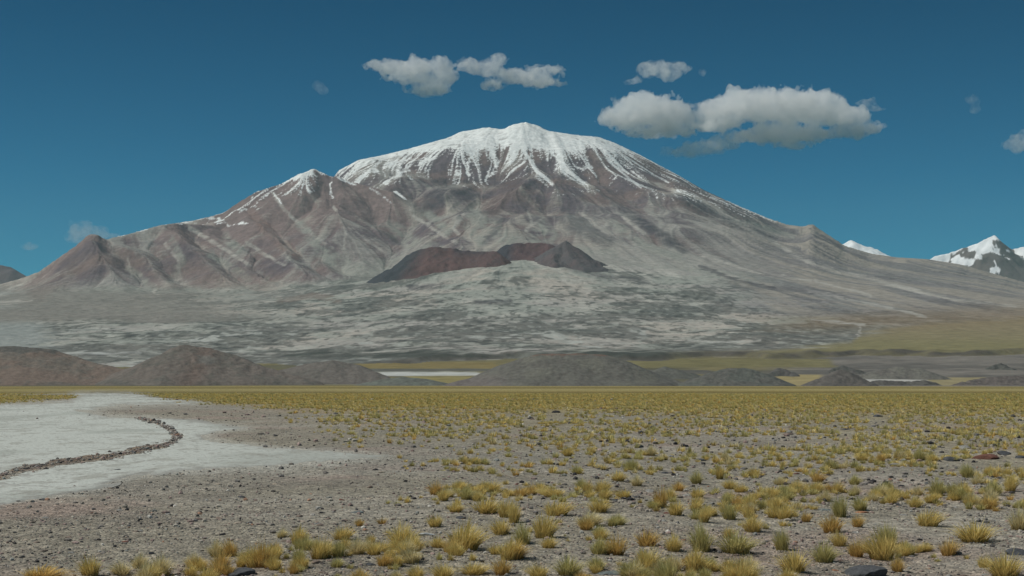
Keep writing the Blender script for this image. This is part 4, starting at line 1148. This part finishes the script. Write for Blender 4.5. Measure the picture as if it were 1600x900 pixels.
LB = {(141,899): "golden tussock at the bottom edge, the upright one nearest the left corner",
      (65,903): "low broad tussock cut by the bottom edge at the far left",
      (250,898): "pale straw tussock at the bottom edge right of a lower clump, far left side",
      (338,869): "left one of two touching round tussocks above the bottom left",
      (360,869): "right one of two touching round tussocks above the bottom left",
      (398,886): "golden tussock directly behind the large dark rock at the bottom",
      (410,886): "tall narrow tussock right of the golden one behind the large dark rock",
      (562,822): "tiny tussock alone just below the pale greenish grey stone",
      (628,853): "tall broad tussock left of the flat whitish stone",
      (726,859): "big round tussock right of the flat whitish stone, left of the middle",
      (680,823): "low tussock just behind the flat whitish stone",
      (722,777): "small flat tussock at the back left of the denser grass near the middle",
      (768,768): "low tussock at the very back of the clumps left of the middle",
      (865,776): "low wide golden tussock standing alone left of the middle, before the bare strip",
      (995,759): "small upright tussock on the bare strip near the middle",
      (1125,750): "slim upright tussock on bare gravel right of the middle",
      (1033,792): "dark based upright tussock between small ones right of the middle",
      (1010,896): "big golden tussock at the bottom edge right of the flat blue-grey slab",
      (1085,895): "tall narrow golden tussock near the bottom edge, right of the big golden one",
      (1096,861): "tall tussock directly behind the tall narrow one right of the middle",
      (1150,864): "widest olive tussock near the bottom right of the middle",
      (1168,902): "straw tussock cut by the bottom edge right of the middle",
      (888,898): "olive tussock at the bottom edge left of the flat blue-grey slab",
      (1378,874): "big golden tussock right behind the largest dark rock",
      (1387,851): "taller greenish tussock behind the golden one at the largest dark rock",
      (1402,893): "small rusty tussock at the right end of the largest dark rock",
      (1288,878): "olive tussock up left of the largest dark rock",
      (1240,894): "tussock at the bottom edge left of the largest dark rock",
      (1570,902): "big golden tussock in the bottom right corner",
      (1523,846): "wide double tussock above the bottom right corner",
      (1592,828): "tussock cut by the right edge, above the dark corner rock",
      (1313,808): "tall tussock between the grey-blue stone and the thin orange slab",
      (1345,797): "low tussock right behind the thin orange slab",
      (1578,768): "golden tussock near the right edge, beside a greener one",
      (1550,774): "greenish round tussock left of the golden one near the right edge",
      (1458,721): "tussock touching the left end of the long dark rock",
      (1376,722): "round amber tussock far out on the right, left of the grey rock heap"}
allt = []
for (p_, q_, w_, h_) in TU:
    x, y = on_surface(p_, q_); allt.append((float(x), float(y), w_ * y / F / 2, h_ * y / F, p_, q_, w_ * h_ + 4000, (p_, q_)))
# scattered ones, thicker to the right and thick in the far belt
def tuft_prob(P_, Q_, X2, Y2):
    n_ = fbm(X2 * 0.35, Y2 * 0.22, 3, 141); n2_ = fbm(X2 * 0.05, Y2 * 0.03, 3, 142)
    belt = grass_amount(P_, Q_, X2, Y2)
    edge_ = np.interp(Q_, [640, 700, 760, 820, 860, 900], [520, 640, 660, 600, 400, 120])
    r_ = sstep(-60, 60, P_ - edge_) * np.clip(0.45 + 1.1 * n_ + 0.35 * n2_, 0, 1) * np.interp(Q_, [650, 700, 720, 745, 790, 900], [1.0, 0.85, 0.75, 0.5, 0.45, 0.72])
    r_ = r_ * np.where((Q_ > 690) & (Q_ < 740) & (P_ < 1200), 0.45, 1)
    line = np.exp(-((Q_ - 659) / 5) ** 2) * sstep(480, 520, P_) * (1 - sstep(700, 760, P_)) * 0.8
    return np.clip(np.maximum(np.maximum(belt * sstep(612, 620, Q_), r_), line), 0, 1)
n = 12000
p2 = rng.uniform(-60, 1660, n); q2 = rng.uniform(690, 912, n)
x2, y2 = on_ground(p2, q2)
k2 = rng.uniform(0, 1, n) < tuft_prob(p2, q2, x2, y2) * 0.9 * np.where((p2 < 700) & (q2 > 800), 0.22, 1)
p2, q2, x2, y2 = p2[k2], q2[k2], x2[k2], y2[k2]
named = np.array([(a[4], a[5]) for a in allt])
for i in range(len(p2)):
    dd = np.hypot(named[:, 0] - p2[i], (named[:, 1] - q2[i]) * 1.8).min()
    if dd < 6: continue
    hw = float(rng.uniform(0.04, 0.12)) * float(rng.choice([0.6, 1.0, 1.0, 1.25])) * (1.15 if q2[i] < 752 else 0.95); hgt = hw * float(rng.uniform(1.2, 1.9))
    allt.append((float(x2[i]), float(y2[i]), hw, hgt, float(p2[i]), float(q2[i]), (hw * hgt) * (F / y2[i]) ** 2, None))
n = 60000
Ybelt = np.exp(rng.uniform(math.log(44), math.log(230), n) )
Ybelt = np.sqrt(rng.uniform(0, 1, n) * (210 ** 2 - 48 ** 2) + 48 ** 2)
pb = rng.uniform(-60, 1660, n); xb = (pb - 800) / F * Ybelt; qb = HZ + CAMZ * F / Ybelt
pr = tuft_prob(pb, qb, xb, Ybelt)
k2 = rng.uniform(0, 1, n) < pr * 0.5
k2 &= qb <= 690
sdb = salt_sd(pb, qb, xb, Ybelt)
k2 &= sdb < -2
pc2 = rng.uniform(-10, 1610, 16000); qc2 = rng.uniform(650, 800, 16000); xc2, yc2 = on_ground(pc2, qc2)
kc = rng.uniform(0, 1, 16000) < tuft_prob(pc2, qc2, xc2, yc2) * 0.95 * np.interp(qc2, [650, 720, 755, 790], [1, 1.0, 0.5, 0.12])
for x, y, pp, qq in zip(xc2[kc], yc2[kc], pc2[kc], qc2[kc]):
    hw = float(rng.uniform(0.05, 0.15)); hgt = hw * float(rng.uniform(0.9, 1.6))
    allt.append((float(x), float(y), hw, hgt, float(pp), float(qq), hw * hgt * (F / y) ** 2, None))
for x, y, pp, qq in zip(xb[k2], Ybelt[k2], pb[k2], qb[k2]):
    hw = float(rng.uniform(0.09, 0.20)); hgt = hw * float(rng.uniform(0.9, 1.4))
    allt.append((float(x), float(y), hw, hgt, float(pp), float(qq), hw * hgt * (F / y) ** 2, None))
allt = [a for a in allt if a[7] is not None or not any(abs(a[4] - r_[0]) < r_[2] + 7 and -4 < a[5] - r_[1] < 14 for r_ in NR)]
allt.sort(key=lambda a: -a[6])
inview = [a for a in allt if 2 < a[4] < 1598 and a[5] < 906]
ind = inview[:290]; ids = set(id(a) for a in ind)
rest = [a for a in allt if id(a) not in ids]
NLT = neighbour_labels([(a[4], a[5]) for a in ind], 'tussock', set(i_ for i_, a in enumerate(ind) if a[7] in LB))
hn_list = ["gold", "amber", "olive", "straw"]
for ai_, a in enumerate(ind):
    x, y, hw, hgt, p_, q_, _, key = a
    pr_ = [.46, .10, .26, .18] if p_ > 850 else [.56, .18, .10, .16]
    if key in ((1010,896), (1378,874), (1570,902), (726,859), (1085,895), (141,899), (398,886), (865,776), (1578,768)): hn = "gold"
    elif key in ((1402,893), (1376,722)): hn = "amber"
    elif key in ((1150,864), (888,898), (1288,878), (1387,851), (1550,774)): hn = "olive"
    elif key in ((250,898), (1168,902)): hn = "straw"
    else: hn = random.choices(hn_list, pr_)[0]
    j = random.randrange(4)
    o = link(bpy.data.objects.new("grass_tussock", TM[hn][j]))
    o.location = (x, y, float(ground_h(np.array([x]), np.array([y]))[0]) - 0.01)
    o.scale = (hw * 1.55, hw * 1.3, hgt * 1.22)
    o.rotation_euler = (0, 0, random.uniform(-.6, .6) + random.choice([0, 3.14]))
    lb = LB.get(key) or NLT.get(ai_)
    if lb is None:
        lb = {"gold": "smaller golden", "amber": "smaller rusty amber", "olive": "smaller olive green", "straw": "smaller pale straw"}[hn] + \
             (" tussock near the bottom edge" if q_ > 850 else (" tussock halfway up the gravel plain" if q_ > 770 else " tussock farther out on the plain")) + \
             (", left part of the picture" if p_ < 560 else ", left of the middle" if p_ < 800 else ", just right of the middle" if p_ < 1060 else ", right of the middle" if p_ < 1330 else ", right part of the picture")
    meta(o, lb, "grass tussock", "grass tussocks on the gravel plain")

# the far belt, too many to count
SMN = [blades(90, 1, 2, 0.045, h_, 1500 + i_, 1.2) for i_, h_ in enumerate(["gold", "olive", "gold", "straw", "amber", "olive"])]
SM = [blades(30, 1, 2, 0.085, h_, 1300 + i_, 1.1) for i_, h_ in enumerate(["gold", "olive", "gold", "straw", "amber", "olive"])]
Vs, Qs, Cs = [], [], []; off = 0
rest_a = np.array([a[:4] for a in rest])
rz_ = ground_h(rest_a[:, 0], rest_a[:, 1])
hsel = rng.choice(6, len(rest), p=[.28, .25, .2, .06, .05, .16])
for i, (x, y, hw, hgt) in enumerate(rest_a):
    V, Qd, C = (SMN if y < 45 else SM)[hsel[i]]
    hw *= 1.3; hgt *= 1.1
    a_ = rng.uniform(0, 6.28); ca, sa = math.cos(a_), math.sin(a_)
    V2 = np.stack([(V[:, 0] * ca - V[:, 1] * sa) * hw + x, (V[:, 0] * sa + V[:, 1] * ca) * hw + y, V[:, 2] * hgt + rz_[i] - 0.01], -1)
    Vs.append(V2); Qs.append(Qd + off); Cs.append(C * rng.uniform(0.8, 1.2)); off += len(V)
me = raw_mesh("steppe_grass", np.concatenate(Vs), quads=np.concatenate(Qs), col=np.concatenate(Cs).astype(np.float32)); me.materials.append(M_grass)
meta(link(bpy.data.objects.new("steppe_grass", me)), "yellow grass tufts covering the far belt of the plain", "grass", kind='stuff')
